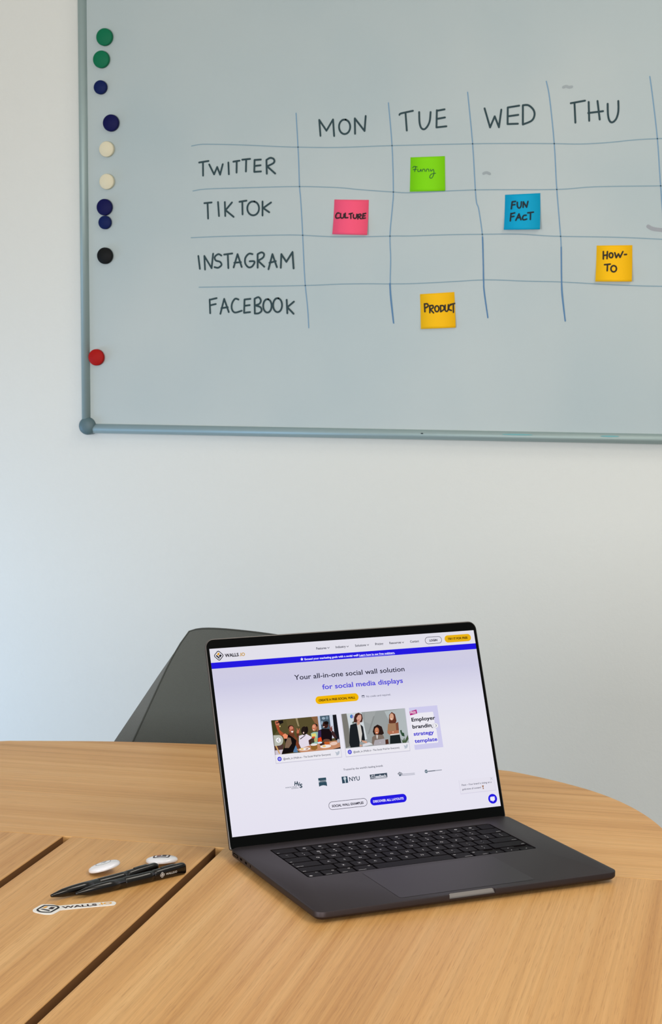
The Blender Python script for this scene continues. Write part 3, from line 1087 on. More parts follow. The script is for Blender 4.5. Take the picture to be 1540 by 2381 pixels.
# ---- what the display shows
AW, AH, AB = .3456, .2160, .01354
m = bpy.data.materials.new('screen_page_background')
m.use_nodes = True
nt = m.node_tree
nt.nodes.clear()
tc = nt.nodes.new('ShaderNodeTexCoord')
sp = nt.nodes.new('ShaderNodeSeparateXYZ')
mr = nt.nodes.new('ShaderNodeMapRange')
mr.inputs['From Min'].default_value = AB
mr.inputs['From Max'].default_value = AB + AH
cr = nt.nodes.new('ShaderNodeValToRGB')
for k in range(3):
    cr.color_ramp.elements.new(.5)
for e, (p, c) in zip(cr.color_ramp.elements, [(0, (229, 226, 240)), (.45, (233, 231, 241)), (.62, (226, 224, 239)), (.80, (206, 204, 228)), (.90, (208, 205, 226))]):
    e.position, e.color = p, rgb(c)
em = nt.nodes.new('ShaderNodeEmission')
ou = nt.nodes.new('ShaderNodeOutputMaterial')
nt.links.new(tc.outputs['Object'], sp.inputs[0])
nt.links.new(sp.outputs['Z'], mr.inputs['Value'])
nt.links.new(mr.outputs[0], cr.inputs[0])
nt.links.new(cr.outputs[0], em.inputs[0])
nt.links.new(em.outputs[0], ou.inputs[0])
me = bpy.data.meshes.new('display')
me.from_pydata([(-AW / 2, -.00036, AB), (AW / 2, -.00036, AB), (AW / 2, -.00036, AB + AH), (-AW / 2, -.00036, AB + AH)], [], [(0, 1, 2, 3)])
disp = link('display', me, m, laptop)
disp.location, disp.rotation_euler = LOC, ROT

_ex = Vector((math.cos(.69917), math.sin(.69917), 0))
_ey = Vector((-math.sin(.69917), math.cos(.69917), 0))
_ev = _ey * math.sin(LID_A) + Vector((0, 0, math.cos(LID_A)))
_en = _ex.cross(_ev)
_O = Vector((-.442, 1.8721, ZT)) + _ey * (BD / 2 + HY) + Vector((0, 0, HZ))


def S(x, y):
    """page coordinates on the display for a point of the calibrated photograph"""
    d = ray(x, y)
    q = CAM + d * ((_O - CAM).dot(_en) / d.dot(_en)) - _O
    return q.dot(_ex), q.dot(_ev)


def smap(u, v, layer):
    return (u, -.00042 - .00005 * layer, v)


def page():
    return Flat(smap, screen_mat)


def label(fl, s, x0, y0, x1, y1, cap, c, bold=.0, layer=1, shear=0.0):
    a, b = S(x0, y0), S(x1, y1)
    fl.text(s, a[0], (a[1] + b[1]) / 2, b[0] - a[0], cap / 2000.0, c, bold + (.006 if bold < .02 or cap > 7.5 else .013), layer, shear)


def pill(fl, x0, y0, x1, y1, hpx, c, layer=0, line=None):
    a, b = S(x0, y0), S(x1, y1)
    h = hpx / 2000.0
    o = rrect((a[0] + b[0]) / 2, (a[1] + b[1]) / 2, b[0] - a[0], h, h * .499, 8)
    if line:
        i = rrect((a[0] + b[0]) / 2, (a[1] + b[1]) / 2, b[0] - a[0] - 2 * line, h - 2 * line, (h - 2 * line) * .499, 8)
        fl.ring(o, i, c, layer)
    else:
        fl.poly(o, c, layer)


def chevron(fl, x, y, r, c, layer=1, w=.0006, d='v'):
    u, v = S(x, y)
    p = {'v': [(-r, r * .5), (0, -r * .5), (r, r * .5)], '<': [(r * .5, r), (-r * .5, 0), (r * .5, -r)], '>': [(-r * .5, r), (r * .5, 0), (-r * .5, -r)]}[d]
    p = [(u + a, v + b) for a, b in p]
    fl.line(p[:2], w, c, layer)
    fl.line(p[1:], w, c, layer)


NAVY = (28, 30, 52)
BLUE = (36, 26, 224)
YEL = (240, 182, 8)
TEAL = (44, 66, 82)
fl = page()   # header strip
fl.poly([(-AW / 2, .2132), (AW / 2, .2132), (AW / 2, AB + AH), (-AW / 2, AB + AH)], (226, 224, 234), 0)
put_emblem(fl, *S(508.6, 1524.7), .0056, {'dark': (26, 26, 34), 'gold': (222, 158, 40)}, 1)
label(fl, 'WALLS', 523.1, 1527.9, 555.4, 1525.9, 7.8, (34, 32, 42), .03)
label(fl, '.IO', 557, 1525.8, 569.9, 1524.8, 7.8, (200, 158, 80), .03)
for s, x0, y0, x1, ch in (('Features', 735.8, 1510.6, 759.2, (763.6, 1506.4)), ('Industry', 780.9, 1507.3, 804, (808.2, 1503.4)), ('Solutions', 825.9, 1504, 851.3, (855.6, 1499.7)),
                          ('Pricing', 872.8, 1500.4, 891.5, None), ('Resources', 905.9, 1497.9, 932.8, (937, 1493.9)), ('Contact', 954, 1494.6, 974.5, None)):
    label(fl, s, x0, y0, x1, y0 - (x1 - x0) * .072, 5.6, (52, 54, 72), .012)
    if ch:
        chevron(fl, ch[0], ch[1], .0012, (52, 54, 72), w=.0005)
pill(fl, 988.3, 1490.2, 1027.3, 1487.2, 17.6, (44, 42, 66), 1, .00055)
label(fl, 'LOGIN', 998.9, 1491.9, 1017.1, 1490.5, 5.2, (44, 42, 66), .03)
pill(fl, 1033.9, 1486.4, 1095.1, 1482.0, 18, (232, 178, 22), 1)
label(fl, 'TRY IT FOR FREE', 1041.8, 1488.4, 1087.5, 1485.0, 5.2, (86, 58, 12), .03, 2)
fl.build('page_header', disp)
fl = page()   # announcement strip
fl.poly([(-AW / 2, .2061), (AW / 2, .2061), (AW / 2, .2132), (-AW / 2, .2132)], BLUE, 0)
u, v = S(701.9, 1533.1)
fl.poly([(u + (.0021 if k % 2 == 0 else .0011) * math.sin(k * PI / 5), v + (.0021 if k % 2 == 0 else .0011) * math.cos(k * PI / 5)) for k in range(10)], (232, 232, 250), 1)
label(fl, 'Exceed your marketing goals with a social wall!', 708.2, 1535, 833.6, 1525.9, 4.7, (226, 226, 250), .022)
label(fl, 'Learn how in our free webinars.', 835.6, 1525.8, 918.4, 1519.9, 4.7, (226, 226, 250), .022)
a, b = S(835.6, 1527.2), S(918.4, 1521.2)
fl.line([(a[0], (a[1] + b[1]) / 2), (b[0], (a[1] + b[1]) / 2)], .0003, (210, 210, 250), 1)
fl.build('announcement_banner', disp)
fl = page()
label(fl, 'Your all-in-one social wall solution', 684.9, 1580.8, 941.1, 1561.0, 12.2, (26, 26, 48), .003)
label(fl, 'for social media displays', 749.9, 1602.5, 937.4, 1588.1, 12.0, (86, 78, 216), .014)
fl.build('headline', disp)
fl = page()
pill(fl, 733.6, 1628.2, 833.8, 1621.0, 18.4, YEL, 0)
label(fl, 'CREATE A FREE SOCIAL WALL', 741.2, 1630.8, 826.4, 1624.4, 5.2, (60, 42, 12), .024)
fl.build('page_button', disp)
fl = page()
a = S(844.4, 1619.5)
fl.ring(rrect(a[0], a[1], .0036, .0028, .0005, 3), rrect(a[0], a[1], .0029, .0021, .0003, 3), (60, 62, 84), 1)
fl.poly(rrect(a[0], a[1] + .0007, .0030, .0007, .0001, 2), (60, 62, 84), 1)
label(fl, 'No credit card required.', 852.1, 1621.4, 908.6, 1617.1, 4.6, (96, 98, 118), .0)
fl.build('page_text', disp)


# the two picture cards
def card(corn, pic, shapes, footer, z):
    fl = page()
    sh = [S(*p) for p in corn]
    gy = .0007
    fl.poly([(sh[3][0] - gy, sh[3][1] - gy * 1.3), (sh[2][0] + gy, sh[2][1] - gy * 1.3), (sh[1][0] + gy, sh[1][1]), (sh[0][0] - gy, sh[0][1])], (206, 203, 218), 0)
    fl.poly(sh[::-1], (234, 232, 240), 1)
    q = [S(*p) for p in pic[0]]
    fl.poly(q[::-1], pic[1], 2)
    lo_u, hi_u, lo_v, hi_v = q[0][0], q[1][0], (q[2][1] + q[3][1]) / 2, (q[0][1] + q[1][1]) / 2
    for n, (pts, c) in enumerate(shapes):
        p = [S(*w) for w in z(pts)]
        p = [(min(max(a, lo_u), hi_u), min(max(b, lo_v), hi_v)) for a, b in p]
        if sum(p[i - 1][0] * p[i][1] - p[i][0] * p[i - 1][1] for i in range(len(p))) < 0:
            p = p[::-1]
        fl.poly(p, c, 3 + n * .12)
    (ix, iy), (tx, ty, tx1, ty1), (bx, by) = footer
    fl.poly(ell(*S(ix, iy), .0026, .0026), (44, 40, 208), 2)
    put_emblem(fl, *S(ix, iy), .0017, {'dark': (196, 194, 246), 'gold': (196, 194, 246)}, 3)
    label(fl, '@walls_io (Walls.io - The Social Wall for Everyone)', tx, ty, tx1, ty1, 4.4, (70, 72, 88), .006, 2)
    u, v = S(bx, by)
    k = .0030
    bird = [(-1, .72), (-.45, .42), (.02, .30), (.06, .62), (.38, .85), (.68, .72), (1.0, .72), (.78, .42), (.74, 0), (.45, -.5), (-.05, -.78), (-.55, -.78), (-1, -.6), (-.55, -.48), (-.82, -.2), (-.65, -.15), (-.95, .18), (-.75, .2), (-1.0, .5)]
    fl.poly([(u + a * k, v + b * k) for a, b in bird[::-1]], (184, 192, 204), 2)
    return fl


C1 = zoom(620, 1640, 8.5556)
E = ell
sh1 = [
    ([(88, 300), (180, 292), (235, 480), (130, 610)], (62, 62, 30)), ([(570, 260), (610, 255), (650, 420), (620, 420)], (150, 135, 100)), ([(380, 270), (560, 255), (640, 560), (430, 470)], (96, 84, 52)),
    ([(880, 228), (1012, 218), (1048, 520), (1000, 520), (960, 360)], (136, 96, 66)), ([(1012, 218), (1058, 213), (1092, 480), (1045, 495)], (190, 202, 224)),
    ([(1056, 213), (1246, 197), (1280, 490), (1090, 480)], (74, 94, 110)), (E(1130, 260, 34, 26), (150, 170, 186)), (E(1200, 250, 24, 34), (120, 142, 160)), (E(1100, 350, 18, 40), (150, 172, 190)),
    ([(1245, 197), (1312, 192), (1372, 650), (1300, 660)], (206, 212, 228)), ([(1310, 192), (1382, 185), (1462, 720), (1380, 740), (1345, 560)], (24, 25, 32)),
    ([(130, 800), (340, 780), (300, 980), (170, 993)], (82, 56, 54)), ([(160, 900), (325, 880), (295, 980), (172, 993)], (204, 194, 208)), ([(170, 810), (197, 805), (270, 965), (246, 965)], (206, 158, 96)),
    ([(540, 820), (580, 800), (610, 860), (620, 935), (530, 940)], (84, 124, 164)),
    ([(430, 560), (540, 545), (560, 640), (450, 660)], (104, 56, 38)), ([(540, 590), (600, 660), (662, 820), (650, 862), (600, 855), (565, 720)], (126, 64, 40)),
    ([(350, 660), (430, 580), (520, 640), (590, 700), (575, 800), (520, 935), (300, 980), (330, 880), (375, 760)], (20, 15, 16)), ([(420, 640), (475, 650), (500, 760), (440, 850), (355, 850), (385, 720)], (126, 100, 82)),
    ([(160, 340), (200, 395), (240, 410), (262, 500), (345, 565), (335, 625), (262, 585), (205, 480), (170, 372)], (168, 78, 48)), ([(315, 595), (365, 560), (422, 600), (405, 665), (345, 665)], (238, 144, 106)),
    ([(160, 320), (240, 303), (258, 350), (244, 405), (180, 392)], (192, 112, 84)), ([(222, 308), (322, 298), (330, 352), (262, 378), (240, 350)], (24, 20, 20)), ([(180, 345), (250, 330), (252, 350), (190, 366)], (60, 30, 24)), (E(262, 420, 13, 16), (222, 196, 130)),
    (E(480, 445, 58, 48), (60, 30, 24)), (E(492, 490, 54, 80, -4), (140, 76, 54)), (E(488, 452, 38, 34), (206, 126, 104)), (E(468, 500, 18, 16), (196, 110, 84)), ([(478, 515), (530, 510), (522, 542), (495, 545)], (244, 226, 218)),
    (E(620, 535, 26, 40), (190, 104, 74)), ([(604, 520), (596, 458), (608, 456), (622, 515)], (196, 112, 82)), ([(628, 515), (644, 460), (656, 464), (644, 525)], (196, 112, 82)), ([(595, 560), (640, 560), (640, 640), (600, 650)], (96, 50, 36)),
    (E(745, 505, 62, 84), (34, 25, 22)), (E(795, 490, 28, 70), (28, 20, 18)), (E(733, 548, 13, 18), (236, 200, 190)),
    ([(640, 610), (715, 585), (740, 600), (790, 572), (885, 625), (892, 685), (862, 780), (835, 870), (680, 850), (640, 760)], (226, 216, 230)), ([(660, 668), (765, 592), (775, 600), (672, 680)], (44, 38, 42)), ([(830, 700), (885, 660), (880, 770), (845, 790)], (70, 40, 34)),
    ([(880, 560), (930, 535), (1020, 530), (1035, 640), (1010, 770), (895, 770), (885, 640)], (146, 188, 172)), ([(888, 570), (970, 555), (990, 620), (900, 640)], (226, 214, 118)), ([(895, 630), (958, 618), (958, 655), (895, 662)], (206, 74, 42)), ([(885, 662), (965, 655), (945, 745), (880, 755)], (66, 54, 44)), (E(975, 690, 34, 44), (178, 176, 118)),
    (E(960, 405, 50, 38), (36, 26, 24)), (E(945, 445, 46, 70), (196, 120, 92)), (E(936, 425, 26, 30), (224, 156, 128)), (E(932, 490, 16, 8), (246, 230, 224)),
    ([(1020, 505), (1110, 470), (1240, 470), (1305, 560), (1295, 705), (1100, 715), (1010, 730)], (24, 15, 20)), ([(1020, 512), (1080, 500), (1085, 640), (1014, 655)], (56, 42, 84)), ([(1020, 655), (1080, 632), (1102, 715), (1018, 732)], (232, 72, 30)),
    (E(1165, 392, 58, 70), (62, 32, 28)), (E(1185, 352, 44, 34), (24, 15, 15)), (E(1134, 430, 18, 9, -10), (244, 222, 214)),
    ([(1290, 500), (1330, 520), (1400, 650), (1350, 660), (1290, 580)], (62, 38, 40)), (E(1280, 480, 28, 42), (122, 70, 66)), ([(1258, 460), (1236, 390), (1250, 384), (1276, 450)], (132, 78, 72)), ([(1280, 455), (1290, 410), (1302, 414), (1300, 470)], (132, 78, 72)),
    ([(590, 880), (860, 800), (1040, 760), (1440, 690), (1468, 868), (1200, 895), (680, 950)], (196, 138, 104)), ([(1300, 880), (1465, 830), (1468, 870), (1300, 888)], (40, 30, 30)),
    (E(755, 872, 112, 30, -5), (238, 230, 226)), (E(700, 872, 34, 19), (238, 194, 116)), (E(800, 870, 30, 9, -12), (154, 78, 56)),
    ([(868, 790), (1005, 775), (1008, 860), (960, 897), (885, 885)], (146, 100, 44)), (E(936, 784, 70, 22, -5), (232, 224, 226)),
    (E(1100, 768, 54, 36), (60, 36, 32)), (E(1170, 818, 110, 34, -5), (238, 230, 226)), (E(1140, 815, 34, 20), (242, 198, 116)), (E(1195, 752, 56, 32), (194, 94, 44)), (E(1190, 700, 70, 28), (110, 74, 60)), (E(1054, 746, 48, 20, -6), (212, 222, 238)),
    (E(1330, 762, 76, 34, -8), (228, 196, 180)), (E(1422, 710, 24, 40), (176, 178, 190)),
]
fl = card([(630.3, 1675.4), (781.5, 1661.6), (793.9, 1759.6), (642.5, 1774.3)], ([(630.3, 1675.4), (781.5, 1661.6), (792.1, 1740.8), (639.9, 1755.6)], (86, 77, 46)), sh1,
          ((650, 1764.9), (658.8, 1766.8, 769.2, 1756.2), (785.3, 1751.5)), C1)
p = C1([(130, 600)] + [(238 + 88 * math.sin(a), 700 - 105 * math.cos(a)) for a in [PI * k / 10 for k in range(11)]] + [(156, 812)])
fl.poly([S(*w) for w in p][::-1], (184, 186, 176), 14)
fl.poly(ell(*S(646.8, 1721.4), .0031, .0029), (240, 239, 242), 15)
chevron(fl, 646.4, 1721.4, .0016, (40, 42, 60), 16, .0005, '<')
fl.build('photo_card', disp)
C2 = zoom(790, 1630, 6.16)
sh2 = [
    ([(22, 188), (98, 180), (160, 640), (85, 678)], (122, 120, 114)), ([(95, 180), (310, 165), (345, 330), (392, 548), (330, 560), (250, 400), (138, 392)], (206, 213, 217)), (E(168, 222, 22, 28), (70, 124, 190)), (E(186, 224, 10, 20), (160, 130, 200)),
    ([(180, 300), (200, 290), (210, 325), (175, 325)], (110, 120, 110)), ([(640, 150), (935, 105), (990, 600), (860, 600)], (176, 184, 186)), ([(360, 165), (520, 145), (440, 330), (360, 300)], (160, 164, 164)), ([(480, 220), (500, 215), (420, 480), (400, 470)], (138, 142, 142)),
    ([(865, 420), (885, 415), (892, 450), (920, 460), (930, 510), (890, 500), (868, 450)], (44, 74, 52)), ([(900, 600), (880, 540), (905, 570), (925, 520), (930, 570), (975, 485), (985, 545), (950, 598)], (72, 92, 66)),
    ([(198, 305), (205, 230), (225, 185), (270, 168), (315, 190), (328, 250), (322, 302), (285, 308), (240, 312)], (72, 38, 30)), ([(244, 290), (288, 290), (290, 345), (248, 350)], (196, 146, 126)), (E(274, 238, 36, 58), (214, 160, 142)), (E(266, 275, 16, 6), (190, 100, 96)), ([(232, 200), (272, 178), (300, 195), (262, 205), (240, 245)], (72, 38, 30)),
    ([(255, 345), (292, 330), (325, 440), (308, 580), (278, 585), (262, 450)], (208, 204, 198)),
    ([(150, 345), (240, 315), (262, 440), (284, 580), (282, 655), (155, 668), (135, 600), (140, 450)], (28, 32, 36)), ([(295, 335), (332, 368), (350, 480), (362, 565), (322, 570), (305, 590), (320, 470)], (28, 32, 36)),
    ([(308, 560), (388, 578), (390, 612), (330, 592)], (206, 156, 132)), ([(328, 622), (420, 592), (475, 622), (330, 655)], (216, 216, 222)), ([(282, 622), (332, 640), (290, 658)], (206, 156, 132)),
    ([(472, 440), (488, 370), (540, 338), (600, 368), (632, 465), (600, 490), (490, 485)], (42, 27, 24)), (E(530, 428, 32, 50), (186, 114, 82)), (E(525, 410, 20, 24), (206, 138, 104)), (E(530, 452, 13, 6), (240, 222, 212)),
    ([(462, 520), (510, 482), (620, 485), (645, 560), (495, 580), (482, 640), (458, 605)], (124, 109, 100)), ([(520, 490), (548, 490), (540, 545), (528, 540)], (210, 204, 200)), ([(652, 555), (692, 548), (702, 615), (655, 622)], (78, 42, 32)), ([(500, 562), (642, 540), (656, 622), (482, 640)], (170, 164, 170)), (E(576, 594, 9, 9), (186, 182, 188)),
    ([(702, 320), (705, 200), (742, 158), (790, 190), (812, 285), (795, 328)], (98, 52, 38)), (E(742, 228, 30, 50), (212, 162, 134)), (E(738, 258, 13, 6), (244, 226, 218)),
    ([(690, 330), (720, 322), (800, 318), (836, 300), (848, 460), (830, 485), (720, 492), (680, 460)], (160, 122, 92)), ([(800, 318), (836, 300), (846, 420), (810, 430)], (128, 78, 60)), ([(676, 425), (720, 432), (840, 418), (842, 465), (700, 476)], (178, 112, 84)), (E(762, 445, 10, 8), (230, 190, 160)),
    ([(720, 478), (850, 462), (858, 482), (722, 498)], (222, 217, 212)), ([(720, 496), (856, 480), (882, 602), (718, 615)], (28, 35, 36)),
]
fl = card([(793.6, 1660.5), (941, 1647), (952.8, 1744.9), (805.4, 1759.1)], ([(793.6, 1660.5), (941, 1647), (950.6, 1726.8), (803.6, 1740.6)], (152, 157, 157)), sh2,
          ((813.2, 1748.7), (822, 1750.8, 928.8, 1740.2), (944.2, 1735.8)), C2)
fl.build('photo_card', disp)
fl = page()   # third card, a download teaser
a, b = S(950.7, 1645.9), S(1031, 1737.1)
u0, u1, v0, v1 = a[0], b[0], b[1], a[1]
fl.poly([(u0, v0), (u1, v0), (u1, v1), (u0, v1)], (206, 203, 236), 0)
fl.poly(rrect((u0 + u1 - .006) / 2 - .0004, v1 - .0185, u1 - u0 - .0065, .0225, .0012, 3), (236, 234, 242), 1)
fl.poly(rrect((u0 + u1 - .006) / 2, v0 + .0145, u1 - u0 - .0055, .0170, .0012, 3), (236, 234, 242), 1.3)
c = C2([(998, 152), (1098, 123), (1110, 180), (1008, 208)])
fl.poly([S(*w) for w in c][::-1], (176, 22, 122), 2)
label(fl, 'FREE', 954.2, 1660.8, 967.3, 1657.8, 5.6, (246, 226, 240), .012, 3)
label(fl, 'Employer', 957.2, 1677.7, 1012.4, 1672.9, 9.0, (22, 24, 40), .022, 3)
label(fl, 'branding', 959.4, 1693.9, 1010.5, 1689.8, 9.0, (22, 24, 40), .022, 3)
label(fl, 'strategy', 962.1, 1710.6, 1009.5, 1706.6, 9.0, (70, 62, 210), .022, 3)
label(fl, 'template', 964.4, 1727.3, 1017.3, 1722.6, 9.0, (70, 62, 210), .022, 3)
u, v = S(1013.6, 1687.2)
fl.poly(rrect(u - .0018, v, .0075, .0058, .0028, 6), (226, 224, 234), 4)
fl.poly(ell(u, v, .0031, .0030), (200, 200, 208), 4.5)
fl.poly(ell(u, v, .0028, .0027), (238, 237, 241), 5)
chevron(fl, 1013.9, 1687.2, .0013, (60, 62, 80), 6, .0005, '>')
fl.build('teaser_card', disp)
fl = page()
label(fl, "Trusted by the world's leading brands", 798.6, 1791.3, 890.5, 1783.1, 4.6, (70, 72, 90), .004)
fl.build('page_text', disp)
C3, C4 = zoom(640, 1770, 7.0), zoom(830, 1770, 4.5294)


def q(fl, pts, c, layer=1):
    p = [S(*w) for w in pts]
    if sum(p[i - 1][0] * p[i][1] - p[i][0] * p[i - 1][1] for i in range(len(p))) < 0:
        p = p[::-1]
    fl.poly(p, c, layer)


fl = page()   # row of company marks, one mesh each
label(fl, 'H', 684.2, 1826.6, 693.3, 1826.0, 9.5, TEAL, .035, 1, .25)
label(fl, 'V', 692.4, 1828.4, 698.8, 1827.6, 9.0, TEAL, .035, 1.5, .2)
label(fl, 'S', 696.6, 1832.2, 703.8, 1831.0, 9.0, TEAL, .035, 2, .1)
label(fl, 'HURON VALLEY', 664, 1832.8, 691.4, 1830.2, 2.4, (80, 92, 106), .01)
label(fl, 'SCHOOLS', 677.8, 1834.7, 694.4, 1833.1, 2.4, (80, 92, 106), .01)
fl.build('company_mark', disp)
fl = page()
q(fl, C3([(698, 278), (825, 265), (845, 405), (815, 395), (780, 392), (745, 400), (715, 415)]), (48, 76, 92))
q(fl, C3([(704, 316), (830, 303), (835, 338), (710, 351)]), (190, 198, 208), 2)
label(fl, 'ZEISS', 741.9, 1819.9, 758.6, 1818.4, 4.6, (40, 66, 82), .03, 3, .3)
fl.build('company_mark', disp)
fl = page()
q(fl, C3([(1078, 254), (1172, 244), (1188, 351), (1092, 363)]), (48, 72, 90))
u, v = S(*C3([(1133, 300)])[0])
fl.poly([(u - .0002, v - .0042), (u + .0006, v - .0042), (u + .0009, v - .0005), (u + .0020, v + .0012), (u + .0014, v + .0032), (u + .0003, v + .0022), (u + .0002, v + .0040), (u - .0010, v + .0028), (u - .0018, v + .0010), (u - .0007, v - .0005)], (196, 208, 216), 2)
label(fl, 'NYU', 812.6, 1816.6, 837.1, 1814.4, 10, (48, 66, 84), .012)
fl.build('company_mark', disp)
fl = page()
q(fl, C4([(134, 143), (180, 138), (186, 180), (140, 185)]), (52, 66, 82))
q(fl, C4([(184, 137), (316, 122), (321, 166), (190, 180)]), (60, 74, 90))
q(fl, C4([(140, 188), (318, 170), (319, 176), (141, 194)]), (120, 128, 140))
label(fl, 'saalbach', 873.0, 1808.9, 898.3, 1806.4, 6.4, (210, 212, 222), .03, 2)
fl.line([S(*w) for w in C4([(146, 172), (158, 162), (152, 150), (172, 152)])], .0010, (196, 200, 210), 2)
fl.line([S(*w) for w in C4([(160, 172), (176, 168)])], .0009, (196, 200, 210), 2)
fl.build('company_mark', disp)
fl = page()
for seg in ([(430, 134), (448, 115), (474, 128)], [(436, 138), (450, 126), (468, 136)], [(476, 130), (476, 150)]):
    w_ = [S(*w) for w in C4(seg)]
    for k in range(len(w_) - 1):
        fl.line(w_[k:k + 2], .0006, (72, 84, 98), 1)
q(fl, C4([(440, 138), (468, 136), (466, 156), (446, 158)]), (104, 114, 128))
for y0, y1, cuts in ((136, 126, (484, 516, 520, 560, 564, 606)), (150, 139, (484, 530, 534, 552, 556, 608))):
    for x0, x1 in zip(cuts[::2], cuts[1::2]):
        k = lambda x: y0 + (y1 - y0) * (x - 484) / 124
        fl.line([S(*w) for w in C4([(x0, k(x0)), (x1, k(x1))])], .0009, (186, 187, 200), 1)
fl.build('company_mark', disp)
fl = page()
fl.poly(ell(*S(*C4([(730, 107)])[0]), .0021, .0021), (96, 116, 130), 1)
fl.line([S(*w) for w in C4([(718, 104), (730, 112), (742, 98)])], .0005, (210, 214, 222), 2)
for x0, x1, c in ((752, 786, (110, 116, 130)), (789, 822, (110, 116, 130)), (826, 858, (164, 167, 180)), (861, 891, (164, 167, 180))):
    k = lambda x: 107 - 15 * (x - 752) / 140
    fl.line([S(*w) for w in C4([(x0, k(x0)), (x1, k(x1))])], .0011, c, 1)
fl.build('company_mark', disp)
fl = page()
pill(fl, 764, 1873.2, 854.3, 1866.0, 19, (44, 38, 66), 0, .0005)
label(fl, 'SOCIAL WALL EXAMPLES', 772.1, 1876.4, 845.7, 1869.6, 5.4, (34, 30, 50), .022)
fl.build('page_button', disp)
fl = page()
pill(fl, 860.9, 1862.9, 945.7, 1855.9, 19.6, BLUE, 0)
label(fl, 'DISCOVER ALL LAYOUTS', 868, 1866, 938.9, 1859.3, 5.4, (232, 230, 250), .022)
fl.build('page_button', disp)
fl = page()   # chat pop-up
a, b = S(1068.8, 1811.5), S(1149.4, 1838.6)
c0, c1 = S(1072, 1845.5), S(1147.5, 1805.5)
fl.poly([(c0[0] - .0005, c0[1] - .0008), (c1[0] + .0005, c0[1] - .0008), (c1[0] + .0005, c1[1]), (c0[0] - .0005, c1[1])], (216, 212, 229), 0)
fl.poly([(c0[0], c0[1]), (c1[0], c0[1]), (c1[0], c1[1]), (c0[0], c1[1])], (229, 226, 238), 1)
label(fl, 'Pssst \u2013 Your brand is sitting on a', 1074, 1827.2, 1143.1, 1820.6, 4.4, (84, 84, 104), .004, 2)
label(fl, 'gold-mine of content!', 1075, 1837.3, 1119.2, 1833.0, 4.4, (84, 84, 104), .004, 2)
u, v = S(1123.2, 1830)
fl.poly([(u - .0008, v - .0024), (u + .0008, v - .0024), (u + .0003, v - .0004), (u + .0014, v + .0018), (u - .0014, v + .0018), (u - .0003, v - .0004)], (150, 96, 50), 2)
u, v = S(1142.7, 1810.4)
fl.line([(u - .0015, v - .0015), (u + .0015, v + .0015)], .0003, (160, 160, 174), 2)
fl.line([(u - .0015, v + .0015), (u + .0015, v - .0015)], .0003, (160, 160, 174), 2)
fl.build('chat_message', disp)
fl = page()
u, v = S(1145.7, 1857.3)
fl.poly(ell(u, v, .0060, .0058, 0, 36), (34, 26, 222), 0)
fl.poly(rrect(u + .0004, v + .0006, .0060, .0044, .0011, 4), (150, 146, 244), 1)
fl.poly(rrect(u - .0004, v, .0060, .0046, .0011, 4), (236, 234, 248), 2)
fl.poly([(u - .0010, v - .0022), (u + .0010, v - .0022), (u - .0001, v - .0038)], (236, 234, 248), 2)
fl.build('chat_button', disp)

# ------------------------------------------------------------------ giveaways on the left of the table
def pen_sec(x):
    """half width, half height and centre height of the pen's section at x from its tip"""
    K = [(0, .0014, .0014), (.0015, .0018, .0018), (.006, .0027, .0027), (.014, .0043, .0043), (.026, .0053, .0053), (.040, .0057, .0057), (.080, .0057, .0057), (.098, .0054, .0058), (.115, .0050, .0062), (.138, .0045, .0064), (.140, .0039, .0059)]
    for a, b in zip(K, K[1:]):
        if x <= b[0] + 1e-9:
            t = (x - a[0]) / (b[0] - a[0])
            w, h = a[1] + (b[1] - a[1]) * t, a[2] + (b[2] - a[2]) * t
            break
    return w, h, max(h, .0057)


def pen(loc, ang, lab, printed):
    t = thing('ballpoint_pen', lab, 'pen', loc, (0, 0, ang), 'black printed pens on the table')
    xs = [0, .0015, .004, .006, .010, .014, .020, .026, .034, .040, .060]
    n = 28

    def ring(x, k=1.0):
        w, h, c = pen_sec(x)
        e = 2 if x < .09 else 2 + 1.2 * (x - .09) / .05
        out = []
        for i in range(n):
            a = 2 * PI * i / n
            ca, sa = math.cos(a), math.sin(a)
            out.append((x, w * k * math.copysign(abs(ca) ** (2 / e), ca), c + h * k * math.copysign(abs(sa) ** (2 / e), sa)))
        return out
    stack('pen_nose', [ring(x) for x in xs], M_penblk, t)
    stack('pen_barrel', [ring(.0603, .985), ring(.061), ring(.075), ring(.080), ring(.086), ring(.092), ring(.098)], M_penblk, t)
    cap = stack('pen_cap', [ring(.0982, .98), ring(.0986), ring(.103), ring(.109), ring(.115), ring(.122), ring(.130), ring(.136), ring(.1385, .985), ring(.1400, .93)], M_penblk, t)
    # the clip along the top, standing a little proud with a step at its front end
    bm = bmesh.new()
    rr = []
    for x, hh in ((.1085, .0001), (.1092, .0006), (.116, .0007), (.126, .0006), (.1275, .0001)):
        w, h, c = pen_sec(x)
        z = c + h
        rr.append([bm.verts.new(p) for p in ((x, -.0020, z - .001), (x, .0020, z - .001), (x, .0016, z + hh), (x, -.0016, z + hh))])
    for a, b in zip(rr, rr[1:]):
        for i in range(4):
            bm.faces.new((a[i], a[(i + 1) % 4], b[(i + 1) % 4], b[i]))
    bm.faces.new(rr[0][::-1])
    bm.faces.new(rr[-1])
    from_bm('clip', bm, M_penblk, t)

    def side(u, v, l):
        w, h, c = pen_sec(u)
        e = 2 + 1.2 * max(0, u - .09) / .05
        k = min(abs((v - c) / h), .98)
        return (u, -w * (1 - k ** e) ** (1 / e) - .00025, v)
    fl = Flat(side, ink)
    wht = (196, 192, 188)
    if printed:
        put_emblem(fl, .1070, .0060, .0031, {'dark': wht, 'gold': wht})
        fl.text('WALLS.IO', .1118, .0050, .0150, .0022, wht, .02)
        fl.build('printed_logo', t)
    return t


